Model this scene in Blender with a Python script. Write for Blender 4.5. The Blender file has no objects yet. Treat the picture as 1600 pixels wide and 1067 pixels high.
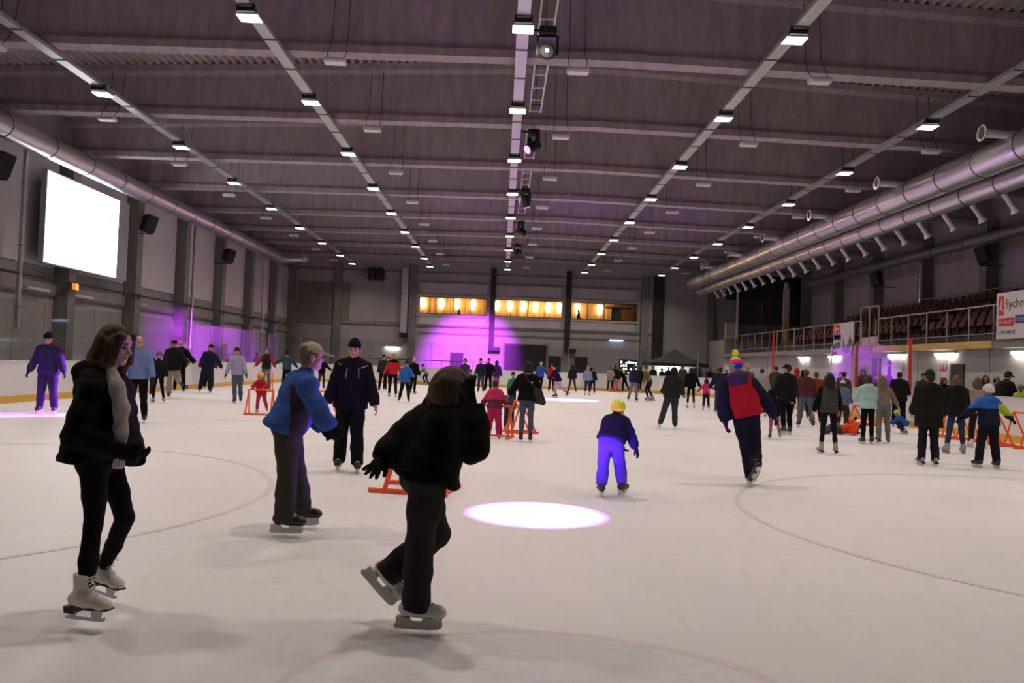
import bpy, math, random, time
import numpy as np
from mathutils import Vector, Matrix
T0 = time.time()
random.seed(7)
S = bpy.context.scene
COL = S.collection

# ------------------------------------------------------------------ camera
W, HPX, F = 1600.0, 1067.0, 1290.0
CAM = Vector((0.0, 0.0, 1.55))
_y = Vector((783 - 800.0, -(570 - 533.5), -F)).normalized()      # world +Y seen from the camera
_z = Vector((0.0365, 1.0, 0.0)); _z = (_z - _y * _z.dot(_y)).normalized()
_x = _y.cross(_z).normalized()
R_W2C = Matrix(((_x[0], _y[0], _z[0]), (_x[1], _y[1], _z[1]), (_x[2], _y[2], _z[2])))
R_C2W = R_W2C.transposed()
cam_data = bpy.data.cameras.new('camera')
cam_data.sensor_width = 36.0
cam_data.lens = F / W * 36.0
cam_data.clip_end = 400
cam = bpy.data.objects.new('camera', cam_data)
cam.matrix_world = Matrix.Translation(CAM) @ R_C2W.to_4x4()
COL.objects.link(cam)
S.camera = cam

def ray(px, py):
    return R_C2W @ Vector((px - 800.0, -(py - 533.5), -F))
def ground(px, py, z=0.0):
    d = ray(px, py)
    return CAM + d * ((z - CAM.z) / d.z)
def at_depth(px, py, Y):
    d = ray(px, py)
    return CAM + d * (Y / d.y)
def at_side(px, py, X):
    d = ray(px, py)
    return CAM + d * (X / d.x)

# ------------------------------------------------------------------ world, view
w = bpy.data.worlds.new('night'); S.world = w
w.use_nodes = True
w.node_tree.nodes['Background'].inputs[0].default_value = (0.55, 0.5, 0.6, 1)
w.node_tree.nodes['Background'].inputs[1].default_value = 0.004
S.view_settings.view_transform = 'Standard'
S.view_settings.look = 'None'
S.view_settings.gamma = 1.0
S.view_settings.use_curve_mapping = False
S.view_settings.exposure = 0.0
S.cycles.use_denoising = True
S.cycles.max_bounces = 6
S.cycles.diffuse_bounces = 4
S.cycles.transparent_max_bounces = 12
S.cycles.sample_clamp_indirect = 60.0

LAMP_POWER = 89.0            # watts of each ceiling panel light
LAMP_COLOR = (1.0, 0.865, 0.745)
VIOLET = (0.50, 0.085, 1.0)

# ------------------------------------------------------------------ materials
MATS = {}
def mat(name, color, rough=0.6, metal=0.0, var=0.0, scale=6.0, bump=0.0, spec=0.5, emit=None, estr=0.0, stretch=None, alpha=None):
    if name in MATS: return MATS[name]
    m = bpy.data.materials.new(name); m.use_nodes = True
    nt = m.node_tree; b = nt.nodes['Principled BSDF']
    c = (*color, 1.0)
    b.inputs['Base Color'].default_value = c
    b.inputs['Roughness'].default_value = rough
    b.inputs['Metallic'].default_value = metal
    b.inputs['Specular IOR Level'].default_value = spec
    if emit:
        b.inputs['Emission Color'].default_value = (*emit, 1); b.inputs['Emission Strength'].default_value = estr
    if var > 0 or bump > 0:
        tc = nt.nodes.new('ShaderNodeTexCoord'); mp = nt.nodes.new('ShaderNodeMapping')
        nt.links.new(tc.outputs['Object'], mp.inputs[0])
        if stretch: mp.inputs['Scale'].default_value = stretch
        n = nt.nodes.new('ShaderNodeTexNoise'); n.inputs['Scale'].default_value = scale
        n.inputs['Detail'].default_value = 5; n.inputs['Roughness'].default_value = 0.65
        nt.links.new(mp.outputs[0], n.inputs['Vector'])
        if var > 0:
            r = nt.nodes.new('ShaderNodeMapRange')
            r.inputs[1].default_value = 0.25; r.inputs[2].default_value = 0.75
            r.inputs[3].default_value = 1 - var; r.inputs[4].default_value = 1 + var
            nt.links.new(n.outputs[0], r.inputs[0])
            mx = nt.nodes.new('ShaderNodeVectorMath'); mx.operation = 'SCALE'
            mx.inputs[0].default_value = color
            nt.links.new(r.outputs[0], mx.inputs['Scale'])
            nt.links.new(mx.outputs[0], b.inputs['Base Color'])
        if bump > 0:
            bp = nt.nodes.new('ShaderNodeBump'); bp.inputs['Strength'].default_value = bump; bp.inputs['Distance'].default_value = 0.02
            nt.links.new(n.outputs[0], bp.inputs['Height']); nt.links.new(bp.outputs[0], b.inputs['Normal'])
    MATS[name] = m
    return m

def glass_mat():
    m = bpy.data.materials.new('rink glass'); m.use_nodes = True
    nt = m.node_tree; nt.nodes.remove(nt.nodes['Principled BSDF'])
    out = nt.nodes['Material Output']
    tr = nt.nodes.new('ShaderNodeBsdfTransparent'); tr.inputs[0].default_value = (0.93, 0.95, 0.95, 1)
    gl = nt.nodes.new('ShaderNodeBsdfGlossy'); gl.inputs['Roughness'].default_value = 0.04
    lw = nt.nodes.new('ShaderNodeLayerWeight'); lw.inputs[0].default_value = 0.5
    pw = nt.nodes.new('ShaderNodeMath'); pw.operation = 'POWER'; pw.inputs[1].default_value = 3.0
    nt.links.new(lw.outputs['Facing'], pw.inputs[0])
    fr = nt.nodes.new('ShaderNodeMath'); fr.operation = 'MULTIPLY_ADD'; fr.inputs[1].default_value = 0.30; fr.inputs[2].default_value = 0.03
    nt.links.new(pw.outputs[0], fr.inputs[0])
    mx = nt.nodes.new('ShaderNodeMixShader')
    nt.links.new(fr.outputs[0], mx.inputs[0]); nt.links.new(tr.outputs[0], mx.inputs[1]); nt.links.new(gl.outputs[0], mx.inputs[2])
    nt.links.new(mx.outputs[0], out.inputs[0])
    return m
GLASS = glass_mat()

def ice_mat():
    m = bpy.data.materials.new('ice'); m.use_nodes = True
    nt = m.node_tree; b = nt.nodes['Principled BSDF']
    tc = nt.nodes.new('ShaderNodeTexCoord')
    def noise(scale, st, det=6):
        mp = nt.nodes.new('ShaderNodeMapping'); mp.inputs['Scale'].default_value = st
        nt.links.new(tc.outputs['Object'], mp.inputs[0])
        n = nt.nodes.new('ShaderNodeTexNoise'); n.inputs['Scale'].default_value = scale; n.inputs['Detail'].default_value = det
        nt.links.new(mp.outputs[0], n.inputs[0]); return n
    a = noise(0.5, (1, 1, 1)); c = noise(9, (1, 1, 1), 8)
    def rng(n, lo, hi, a0=0.3, a1=0.7):
        r = nt.nodes.new('ShaderNodeMapRange'); r.inputs[1].default_value = a0; r.inputs[2].default_value = a1
        r.inputs[3].default_value = lo; r.inputs[4].default_value = hi
        nt.links.new(n.outputs[0], r.inputs[0]); return r
    ra = rng(a, 0.95, 1.03); rc = rng(c, 0.97, 1.02)
    # skate scratches: thin light lines from stretched waves
    wv = nt.nodes.new('ShaderNodeTexWave'); wv.inputs['Scale'].default_value = 0.35; wv.inputs['Distortion'].default_value = 14
    wv.inputs['Detail'].default_value = 3; wv.inputs['Detail Scale'].default_value = 0.6
    nt.links.new(tc.outputs['Object'], wv.inputs[0])
    rw = nt.nodes.new('ShaderNodeMapRange'); rw.inputs[1].default_value = 0.985; rw.inputs[2].default_value = 1.0
    rw.inputs[3].default_value = 1.0; rw.inputs[4].default_value = 0.975
    nt.links.new(wv.outputs[1], rw.inputs[0])
    m1 = nt.nodes.new('ShaderNodeMath'); m1.operation = 'MULTIPLY'
    nt.links.new(ra.outputs[0], m1.inputs[0]); nt.links.new(rc.outputs[0], m1.inputs[1])
    m2 = nt.nodes.new('ShaderNodeMath'); m2.operation = 'MULTIPLY'
    nt.links.new(m1.outputs[0], m2.inputs[0]); nt.links.new(rw.outputs[0], m2.inputs[1])
    sc = nt.nodes.new('ShaderNodeVectorMath'); sc.operation = 'SCALE'; sc.inputs[0].default_value = (0.82, 0.80, 0.82)
    nt.links.new(m2.outputs[0], sc.inputs['Scale']); nt.links.new(sc.outputs[0], b.inputs['Base Color'])
    rr = rng(c, 0.38, 0.6); nt.links.new(rr.outputs[0], b.inputs['Roughness'])
    b.inputs['Specular IOR Level'].default_value = 0.18
    bp = nt.nodes.new('ShaderNodeBump'); bp.inputs['Strength'].default_value = 0.12; bp.inputs['Distance'].default_value = 0.01
    nt.links.new(c.outputs[0], bp.inputs['Height']); nt.links.new(bp.outputs[0], b.inputs['Normal'])
    return m
ICE = ice_mat()

CONC = mat('beam concrete', (0.325, 0.265, 0.285), 0.85, var=0.26, scale=1.6, stretch=(2.2, 1, 0.5), bump=0.15)
CONC_L = mat('left wall concrete', (0.30, 0.275, 0.275), 0.85, var=0.18, scale=0.8, bump=0.1)
COLM = mat('column concrete', (0.22, 0.20, 0.185), 0.85, var=0.18, scale=1.0, bump=0.1)
PANEL = mat('wall panel paint', (0.56, 0.515, 0.53), 0.8, var=0.07, scale=0.6)
PANEL_B = mat('back wall paint', (0.39, 0.36, 0.36), 0.8, var=0.12, scale=0.5)
DECK = mat('galvanised roof deck', (0.5, 0.44, 0.45), 0.5, 0.3, var=0.1, scale=2)
WHITEW = mat('white plaster', (0.55, 0.53, 0.52), 0.8, var=0.05, scale=0.6)
FLOORM = mat('dark concrete floor', (0.11, 0.10, 0.10), 0.7, var=0.2, scale=1.5)
BOARDW = mat('board white plastic', (0.78, 0.76, 0.76), 0.35, var=0.05, scale=1.3)
KICK = mat('yellow kick strip', (0.72, 0.42, 0.05), 0.4, var=0.1, scale=3)
KICKB = mat('blue kick strip', (0.06, 0.06, 0.30), 0.4)
BLACK = mat('black paint', (0.012, 0.012, 0.013), 0.55)
BLACKM = mat('black metal', (0.02, 0.02, 0.021), 0.4, 0.3)
GALV = mat('spiral duct zinc', (0.60, 0.58, 0.60), 0.33, 0.85, var=0.06, scale=3)
WMETAL = mat('white painted metal', (0.62, 0.60, 0.60), 0.45)
GREYM = mat('grey metal', (0.35, 0.34, 0.34), 0.45, 0.5)
TRAYM = mat('cable tray zinc', (0.50, 0.49, 0.50), 0.4, 0.6, var=0.08, scale=2)
ORANGE = mat('orange tube paint', (0.85, 0.10, 0.012), 0.35)
WOODY = mat('yellow wood fascia', (0.62, 0.40, 0.13), 0.6, var=0.25, scale=2.0, stretch=(1, 0.3, 4))
SEATRED = mat('dark red seat plastic', (0.085, 0.012, 0.014), 0.45)
REDPOST = mat('red post paint', (0.55, 0.03, 0.03), 0.4)
SCREENM = mat('lit screen', (0.8, 0.8, 0.8), 0.5, emit=(0.96, 0.98, 1.0), estr=4.5)

# ------------------------------------------------------------------ mesh helpers
class MB:
    def __init__(s): s.v = []; s.f = []; s.mi = []
    def add(s, vs, fs, mi=0):
        o = len(s.v); s.v += [tuple(p) for p in vs]
        s.f += [tuple(i + o for i in f) for f in fs]; s.mi += [mi] * len(fs)
        return s
    def box(s, x0, x1, y0, y1, z0, z1, mi=0):
        return s.add([(x0,y0,z0),(x1,y0,z0),(x1,y1,z0),(x0,y1,z0),(x0,y0,z1),(x1,y0,z1),(x1,y1,z1),(x0,y1,z1)],
                     [(0,3,2,1),(4,5,6,7),(0,1,5,4),(1,2,6,5),(2,3,7,6),(3,0,4,7)], mi)
    def bbox(s, x0, x1, y0, y1, z0, z1, b=0.01, mi=0):
        """box with chamfered vertical and horizontal edges"""
        v = []; 
        for z, ins in ((z0, b), (z0 + b, 0), (z1 - b, 0), (z1, b)):
            xa, xb, ya, yb = x0 + ins, x1 - ins, y0 + ins, y1 - ins
            v += [(xa + b, ya, z), (xb - b, ya, z), (xb, ya + b, z), (xb, yb - b, z), (xb - b, yb, z), (xa + b, yb, z), (xa, yb - b, z), (xa, ya + b, z)]
        f = [tuple(range(7, -1, -1)), tuple(range(24, 32))]
        for k in range(3):
            for i in range(8):
                j = (i + 1) % 8; f.append((k*8+i, k*8+j, k*8+8+j, k*8+8+i))
        return s.add(v, f, mi)
    def frame(s, c, ax, ay, az, hx, hy, hz, mi=0):
        c = Vector(c); ax = Vector(ax).normalized() * hx; ay = Vector(ay).normalized() * hy; az = Vector(az).normalized() * hz
        v = [c - ax - ay - az, c + ax - ay - az, c + ax + ay - az, c - ax + ay - az, c - ax - ay + az, c + ax - ay + az, c + ax + ay + az, c - ax + ay + az]
        return s.add(v, [(0,3,2,1),(4,5,6,7),(0,1,5,4),(1,2,6,5),(2,3,7,6),(3,0,4,7)], mi)
    def tube(s, pts, r, n=10, caps=True, mi=0):
        pts = [Vector(p) for p in pts]; rs = r if isinstance(r, (list, tuple)) else [r] * len(pts)
        up = None; rings = []
        for i, p in enumerate(pts):
            a = pts[max(i - 1, 0)]; b = pts[min(i + 1, len(pts) - 1)]
            t = (b - a).normalized()
            if up is None:
                up = Vector((0, 0, 1)) if abs(t.z) < 0.9 else Vector((1, 0, 0))
            u = (up - t * up.dot(t)).normalized(); up = u; q = t.cross(u)
            rings.append([p + (u * math.cos(k * 2 * math.pi / n) + q * math.sin(k * 2 * math.pi / n)) * rs[i] for k in range(n)])
        v = [x for rg in rings for x in rg]; f = []
        for i in range(len(rings) - 1):
            for k in range(n):
                j = (k + 1) % n; f.append((i*n+k, i*n+j, i*n+n+j, i*n+n+k))
        if caps:
            f.append(tuple(range(n - 1, -1, -1))); m = (len(rings) - 1) * n; f.append(tuple(range(m, m + n)))
        return s.add(v, f, mi)
    def prism(s, poly, y0, y1, mi=0, plane='xz'):
        n = len(poly)
        if plane == 'xz': v = [(p[0], y0, p[1]) for p in poly] + [(p[0], y1, p[1]) for p in poly]
        elif plane == 'yz': v = [(y0, p[0], p[1]) for p in poly] + [(y1, p[0], p[1]) for p in poly]
        else: v = [(p[0], p[1], y0) for p in poly] + [(p[0], p[1], y1) for p in poly]
        f = [tuple(range(n)), tuple(range(2*n-1, n-1, -1))]
        for i in range(n):
            j = (i + 1) % n; f.append((i, i+n, j+n, j))
        return s.add(v, f, mi)
    def mesh(s, name, smooth=False):
        me = bpy.data.meshes.new(name); me.from_pydata(s.v, [], s.f); me.update()
        if any(s.mi):
            me.polygons.foreach_set('material_index', s.mi)
        if smooth: me.polygons.foreach_set('use_smooth', [True] * len(me.polygons))
        import bmesh
        bm = bmesh.new(); bm.from_mesh(me); bmesh.ops.recalc_face_normals(bm, faces=bm.faces); bm.to_mesh(me); bm.free()
        if smooth == 'auto': me.set_sharp_from_angle(angle=math.radians(40))
        return me
    def build(s, name, m, parent=None, loc=None, smooth=False):
        me = s.mesh(name, smooth)
        for x in (m if isinstance(m, (list, tuple)) else [m]): me.materials.append(x)
        return link(name, me, parent, loc)
def link(name, me, parent=None, loc=None):
    o = bpy.data.objects.new(name, me); COL.objects.link(o)
    if parent is not None: o.parent = parent
    if loc is not None: o.location = loc
    return o
def tag(o, label, cat, group=None, kind=None):
    if label: o['label'] = label
    if cat: o['category'] = cat
    if group: o['group'] = group
    if kind: o['kind'] = kind
    return o
def struct(o, label=None):
    o['kind'] = 'structure'
    if label: o['label'] = label
    return o
def empty(name, loc=(0, 0, 0), rz=0.0):
    o = bpy.data.objects.new(name, None); COL.objects.link(o); o.location = loc; o.rotation_euler = (0, 0, rz)
    o.empty_display_size = 0.1
    return o
def copy_tree(o, parent=None):
    c = o.copy(); COL.objects.link(c); c.parent = parent
    for ch in list(o.children):
        copy_tree(ch, c)
    return c
def text_mesh(txt, size, depth=0.002):
    cu = bpy.data.curves.new('lettering', 'FONT'); cu.body = txt; cu.size = size; cu.extrude = depth
    cu.align_x = 'LEFT'; cu.resolution_u = 2
    o = bpy.data.objects.new('lettering', cu); COL.objects.link(o)
    dg = bpy.context.evaluated_depsgraph_get(); dg.update()
    me = bpy.data.meshes.new_from_object(o.evaluated_get(dg))
    bpy.data.objects.remove(o); bpy.data.curves.remove(cu)
    return me
# ================================================================== THE HALL
XL, XR = -13.6, 13.4          # rink boards
YN, YF = -1.2, 57.0
WALL_L, WALL_R, WALL_B = -18.0, 23.7, 69.5
RIDGE = 2.9
def z_bot(x): return 9.57 - (0.022 if x > RIDGE else 0.009) * abs(x - RIDGE)
def z_top(x): return 11.76 - 0.045 * abs(x - RIDGE)
BEAMS = [21.5 + 6 * k for k in range(-4, 8)]

def rink_path(inset=0.0, rad=7.0, seg=10):
    x0, x1, y0, y1 = XL + inset, XR - inset, YN + inset, YF - inset
    r = rad - inset; P = []
    for cx, cy, a0 in ((x1 - r, y0 + r, -90), (x1 - r, y1 - r, 0), (x0 + r, y1 - r, 90), (x0 + r, y0 + r, 180)):
        for k in range(seg + 1):
            a = math.radians(a0 + 90 * k / seg); P.append((cx + r * math.cos(a), cy + r * math.sin(a)))
    return P
RAD = 7.0
ring = rink_path(-0.05)
floor = MB().add([(x, y, 0.0) for x, y in ring], [tuple(range(len(ring)))]).build('floor', ICE)
struct(floor, 'pale scratched ice surface of the skating rink')
fo = MB().box(WALL_L - 0.3, WALL_R + 0.3, -6, WALL_B + 0.2, -0.3, -0.012).build('floor', FLOORM)
struct(fo, 'dark concrete floor around the rink')

# painted marks frozen into the ice, faint
PAINT_R = mat('faded red paint under ice', (0.74, 0.67, 0.68), 0.5, var=0.06, scale=3)
PAINT_G = mat('faded grey blue paint under ice', (0.72, 0.70, 0.73), 0.5, var=0.06, scale=3)
CREASE = mat('faded pale blue crease paint', (0.76, 0.765, 0.80), 0.5, var=0.10, scale=5, stretch=(1, 6, 1))
def ring_mark(cx, cy, r, wd, a0=0, a1=360, n=96):
    v = []; f = []
    for k in range(n + 1):
        a = math.radians(a0 + (a1 - a0) * k / n)
        for rr in (r - wd / 2, r + wd / 2): v.append((cx + rr * math.cos(a), cy + rr * math.sin(a), 0.0025))
    for k in range(n): f.append((2*k, 2*k+1, 2*k+3, 2*k+2))
    return MB().add(v, f)
RX = 0.1
for cx in (RX - 7.2, RX + 7.2):
    ring_mark(cx, 9.0, 4.5, 0.07).build('ice_line_marking', PAINT_R, floor)
    ring_mark(cx, 47.0, 4.5, 0.06).build('ice_line_marking', PAINT_R, floor)
ring_mark(RX, 28, 4.5, 0.06).build('ice_line_marking', PAINT_G, floor)
for yy, wd, m in ((2.8, 0.06, PAINT_R), (20.0, 0.22, PAINT_G), (28.0, 0.22, PAINT_R), (36.0, 0.22, PAINT_G)):
    MB().add([(XL + .1, yy - wd/2, 0.002), (XR - .1, yy - wd/2, 0.002), (XR - .1, yy + wd/2, 0.002), (XL + .1, yy + wd/2, 0.002)], [(0,1,2,3)]).build('ice_line_marking', m, floor)
cp = [(RX - 1.2, 2.8)] + [(RX - 1.2 + 2.4 * k / 24, 4.05 + 0.78 * math.sin(math.pi * k / 24) ** 0.6) for k in range(25)] + [(RX + 1.2, 2.8)]
cp = [(x + 0.14, y) for x, y in cp]
MB().add([(x, y, 0.003) for x, y in cp], [tuple(range(len(cp)))]).build('goal_crease_marking', CREASE, floor)
v = []; f = []
for k, (x, y) in enumerate(cp):
    v += [(x, y, 0.0035), ((x - RX - .14) * 1.045 + RX + .14, y + (0.05 if 0 < k < len(cp) - 1 else 0), 0.0035)]
for k in range(len(cp) - 1): f.append((2*k, 2*k+1, 2*k+3, 2*k+2))
MB().add(v, f).build('ice_line_marking', PAINT_R, floor)

# ------------------------------------------------ dasher boards, one panel after another
boards = empty('dasher_boards', (0, 0, 0))
tag(boards, 'white rink boards with yellow kick strip running all around the ice', 'rink boards')
def resample(P, step):
    P = [Vector((x, y, 0)) for x, y in P]; out = []; 
    L = [0]; 
    for a, b in zip(P, P[1:]): L.append(L[-1] + (b - a).length)
    n = max(1, round(L[-1] / step)); 
    for k in range(n + 1):
        t = L[-1] * k / n
        for i in range(len(P) - 1):
            if L[i+1] >= t - 1e-6:
                s_ = (t - L[i]) / max(L[i+1] - L[i], 1e-9); out.append(P[i].lerp(P[i+1], s_)); break
    return out
pts = rink_path(0.0, RAD, 10)
# start on the right side at the camera and go round the far end to the left side
start = [(XR, 5.8)]
loop = start + pts[11:33] + [(XL, 5.8)]
bp = resample(loop, 2.35)
def slab(a, b, o0, o1, z0, z1, gap=0.006):
    """a board piece between two path points: offset outward o0..o1"""
    d = (b - a).normalized(); nrm = Vector((d.y, -d.x, 0))
    a = a + d * gap; b = b - d * gap
    m = MB(); P_ = [a + nrm * o0, b + nrm * o0, b + nrm * o1, a + nrm * o1]
    m.add([(p.x, p.y, z0) for p in P_] + [(p.x, p.y, z1) for p in P_], [(0,3,2,1),(4,5,6,7),(0,1,5,4),(1,2,6,5),(2,3,7,6),(3,0,4,7)])
    return m
GCAP = mat('board cap rail', (0.66, 0.63, 0.63), 0.4)
for i in range(len(bp) - 1):
    a, b = bp[i], bp[i + 1]
    p = slab(a, b, 0.0, 0.1, 0.0, 1.15).build('board_panel', BOARDW, boards)
    slab(a, b, -0.012, 0.0, 0.004, 0.2, 0.0).build('kick_strip', KICK, p)
    slab(a, b, -0.02, 0.16, 1.15, 1.19, 0.0).build('cap_rail', GCAP, p)
for yy in (20.0, 36.0):
    for xx, s in ((XL + 0.002, 1), (XR - 0.002, -1)):
        MB().box(min(xx, xx + s*0.02), max(xx, xx + s*0.02), yy - 0.18, yy + 0.18, 0.004, 0.2).build('blue_line_strip', KICKB, boards)

# protective glass above the left side and the far end
glass = empty('protective_glass', (0, 0, 0))
tag(glass, 'tall clear protective glass panes standing on the rink boards', 'rink glass')
for i in range(len(bp) - 1):
    a, b = bp[i], bp[i + 1]
    mid = (a + b) / 2
    right = mid.x > XR - 0.5
    if right: continue
    zt = 2.9
    slab(a, b, 0.045, 0.057, 1.19, zt, 0.012).build('glass_pane', GLASS, glass)
    d = (b - a).normalized(); nrm = Vector((d.y, -d.x, 0)); c = a + nrm * 0.05
    if i % 2 == 0:
        MB().frame((c.x, c.y, (1.19 + zt) / 2), d, nrm, (0, 0, 1), 0.015, 0.02, (zt - 1.19) / 2).build('stanchion', GREYM, glass)

# right side: three red stanchions with narrow glass screens at the benches
for k, (px, ptop, lab) in enumerate(((1209, 520, 'red upright post on the boards under the gallery corner'), (1339, 538, 'red upright post on the boards beside the hanging castle banner'), (1423, 530, 'red upright post on the boards beside the purple figure poster'))):
    p = at_side(px, ptop, XR + 0.06)
    o = MB().tube([(XR + 0.06, p.y, 1.19), (XR + 0.06, p.y, p.z)], 0.055, 10).build('red_post', REDPOST, smooth='auto')
    tag(o, lab, 'post')
    MB().tube([(XR + 0.06, p.y, p.z), (XR + 0.06, p.y, p.z + 0.05)], 0.06, 10).build('post_cap', REDPOST, o)
sc = empty('bench_glass'); tag(sc, 'clear glass screen with pale uprights between the red bench posts', 'rink glass')
for y0, y1 in ((27.35, 29.3), (29.35, 31.3), (31.5, 33.5)):
    MB().box(XR + 0.055, XR + 0.065, y0, y1, 1.19, 2.75).build('glass_pane', GLASS, sc)
    MB().box(XR + 0.045, XR + 0.075, y1 - 0.0, y1 + 0.04, 1.19, 2.78).build('stanchion', WMETAL, sc)

# ------------------------------------------------ roof deck and beams
prof = []
x = WALL_L - 0.2
while x < WALL_R + 0.2:
    for dx, dz in ((0, 0), (0.09, 0), (0.14, 0.15), (0.23, 0.15)):
        prof.append((x + dx, z_top(x) + dz))
    x += 0.28
v = []; f = []
for (px, pz) in prof: v += [(px, -6, pz), (px, WALL_B + 0.1, pz)]
for i in range(len(prof) - 1): f.append((2*i, 2*i+1, 2*i+3, 2*i+2))
ceiling = MB().add(v, f).build('ceiling', DECK); struct(ceiling, 'corrugated metal roof deck above the concrete beams')
MB().add([(WALL_L - .3, -6, 11.2), (RIDGE, -6, 12.1), (WALL_R + .3, -6, 11.2), (WALL_L - .3, WALL_B + .2, 11.2), (RIDGE, WALL_B + .2, 12.1), (WALL_R + .3, WALL_B + .2, 11.2)],
         [(0,1,4,3), (1,2,5,4)]).build('roof_skin', BLACK, ceiling)
for yb in BEAMS:
    xs = (-17.7, RIDGE, 23.4); v = []; f = []
    for x in xs:
        zb, zt = z_bot(x), z_top(x)
        s_ = [(-.25, zb), (.25, zb), (.25, zb + .2), (.1, zb + .36), (.1, zt - .34), (.24, zt - .22), (.24, zt - 0.002), (-.24, zt - 0.002), (-.24, zt - .22), (-.1, zt - .34), (-.1, zb + .36), (-.25, zb + .2)]
        v += [(x, yb + q, z) for q, z in s_]
    n = 12
    for i in range(2):
        for k in range(n):
            j = (k + 1) % n; f.append((i*n+k, i*n+j, i*n+n+j, i*n+n+k))
    f += [tuple(range(n)), tuple(range(3*n-1, 2*n-1, -1))]
    struct(MB().add(v, f).build('ceiling_beam', CONC), 'deep grey concrete roof beam spanning the hall')

# ------------------------------------------------ left wall
wl = struct(MB().box(WALL_L - 0.3, WALL_L, -6, WALL_B, -0.01, 11.6).build('wall_left', CONC_L), 'long grey concrete side wall of the rink hall')
for yb in BEAMS + [69.0]:
    struct(MB().box(-18.0, -17.42, yb - 0.3, yb + 0.3, 0, z_bot(-17.5) + 0.25).build('wall_column', COLM), 'grey concrete column against the side wall')
    if yb < 69:
        MB().box(-17.999, -17.93, yb + 0.45, yb + 5.55, 4.75, 8.95).build('wall_panel', PANEL, wl)
        MB().box(-17.999, -17.88, yb + 0.32, yb + 5.68, 3.62, 4.1).build('wall_panel', CONC_L, wl)
        for q in (0, 1):
            MB().box(-17.999, -17.95, yb + 0.4 + q * 2.62, yb + 2.98 + q * 2.62, 0.05, 3.5).build('wall_panel', PANEL_B, wl)
for (px, zlo, zhi) in ((34, 2.2, 9.3), (305, 1.8, 9.3), (415, 1.8, 9.3)):
    yy = at_side(px, 400, -17.25).y
    o = MB().tube([(-17.3, yy, zlo), (-17.3, yy, zhi)], 0.085, 12).build('drain_pipe', GALV, smooth='auto')
    tag(o, {34: 'pale vertical drain pipe on the wall beside the lit screen', 305: 'thin vertical drain pipe on the wall between the two loudspeakers', 415: 'thin vertical drain pipe on the wall near the far corner'}[px], 'pipe')
    for z in (3.0, 5.2, 7.4):
        MB().tube([(-17.3, yy, z - 0.03), (-17.3, yy, z + 0.03)], 0.1, 12).build('pipe_clamp', GREYM, o)
o = MB().tube([(-17.3, 10, 4.2), (-17.3, 66, 4.2)], 0.05, 8).build('wall_pipe', BLACKM, smooth='auto'); tag(o, 'long dark horizontal pipe along the side wall below the screen', 'pipe')
for yb in BEAMS[3:]:
    MB().box(-17.45, -17.26, yb - 0.04, yb + 0.04, 4.13, 4.27).build('pipe_bracket', BLACKM, o)

# lit LED screen
c = [at_side(px, py, -17.2) for px, py in ((77, 268), (187, 313), (181, 433), (68, 409))]
y0, y1 = (c[0].y + c[3].y) / 2, (c[1].y + c[2].y) / 2; z0, z1 = (c[2].z + c[3].z) / 2, (c[0].z + c[1].z) / 2
scr = MB().box(-17.42, -17.22, y0 - 0.06, y1 + 1.05, z0 - 0.06, z1 + 0.06).build('video_screen', mat('screen housing', (0.30, 0.31, 0.33), 0.6))
tag(scr, 'large glowing white video screen on the side wall', 'screen')
MB().box(-17.219, -17.2, y0, y1, z0, z1).build('screen_display', SCREENM, scr)
LOGO = mat('faint red screen mark', (0.8, 0.35, 0.35), 0.5, emit=(1.0, 0.55, 0.55), estr=1.0)
for dz, s_ in ((0, 0.07), (-0.16, 0.05), (-0.30, 0.08)):
    MB().prism([(y1 - 0.72 + s_ * math.cos(a * math.pi / 3), z1 - 0.55 + dz + s_ * math.sin(a * math.pi / 3)) for a in range(6)], -17.199, -17.195, plane='yz').build('screen_mark', LOGO, scr)

# loudspeakers on the left wall
def speaker(px, py, lab, s=1.0, X=-17.0):
    p = at_side(px, py, X)
    e = empty('loudspeaker', p, math.radians(-38 if X < 0 else 35)); tag(e, lab, 'loudspeaker')
    cab = MB(); cab.prism([(-.26, -.38), (.26, -.38), (.30, .34), (.24, .40), (-.24, .40), (-.30, .34)], -0.24, 0.24, plane='xz')
    o = cab.build('cabinet', BLACK, e); o.rotation_euler = (math.radians(-14), 0, 0)
    g = MB(); g.bbox(-.25, .25, -0.262, -0.243, -.34, .34, 0.01).build('grille', BLACKM, o)
    wv = Matrix.Rotation(math.radians(38 if X < 0 else -35), 3, 'Z') @ Vector(((-17.9 if X < 0 else 23.6) - X, 0, -.46))
    MB().tube([(0, 0.1, -0.3), (0, 0.2, -0.46), tuple(wv)], 0.03, 8).build('bracket', BLACKM, e)
    return e
speaker(4, 258, 'black loudspeaker on the side wall just before the lit screen')
speaker(233, 350, 'black loudspeaker on the side wall just past the lit screen')
speaker(358, 400, 'small black loudspeaker farther along the side wall')
p = at_side(117, 448, -17.2)
o = MB().bbox(-17.3, -17.18, p.y - 0.28, p.y + 0.28, p.z - 0.16, p.z + 0.16, 0.02).build('exit_sign', mat('sign housing', (0.2, 0.05, 0.02), 0.5)); tag(o, 'small glowing orange sign on a column below the screen', 'sign')
MB().box(-17.182, -17.17, p.y - 0.24, p.y + 0.02, p.z - 0.12, p.z + 0.12).build('lit_face', mat('orange sign light', (0.9, 0.2, 0.02), 0.5, emit=(1.0, 0.12, 0.01), estr=1.3), o)
MB().box(-17.182, -17.17, p.y + 0.04, p.y + 0.24, p.z - 0.12, p.z + 0.12).build('lit_face', mat('amber sign light', (0.9, 0.4, 0.1), 0.5, emit=(1.0, 0.35, 0.06), estr=1.6), o)
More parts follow.
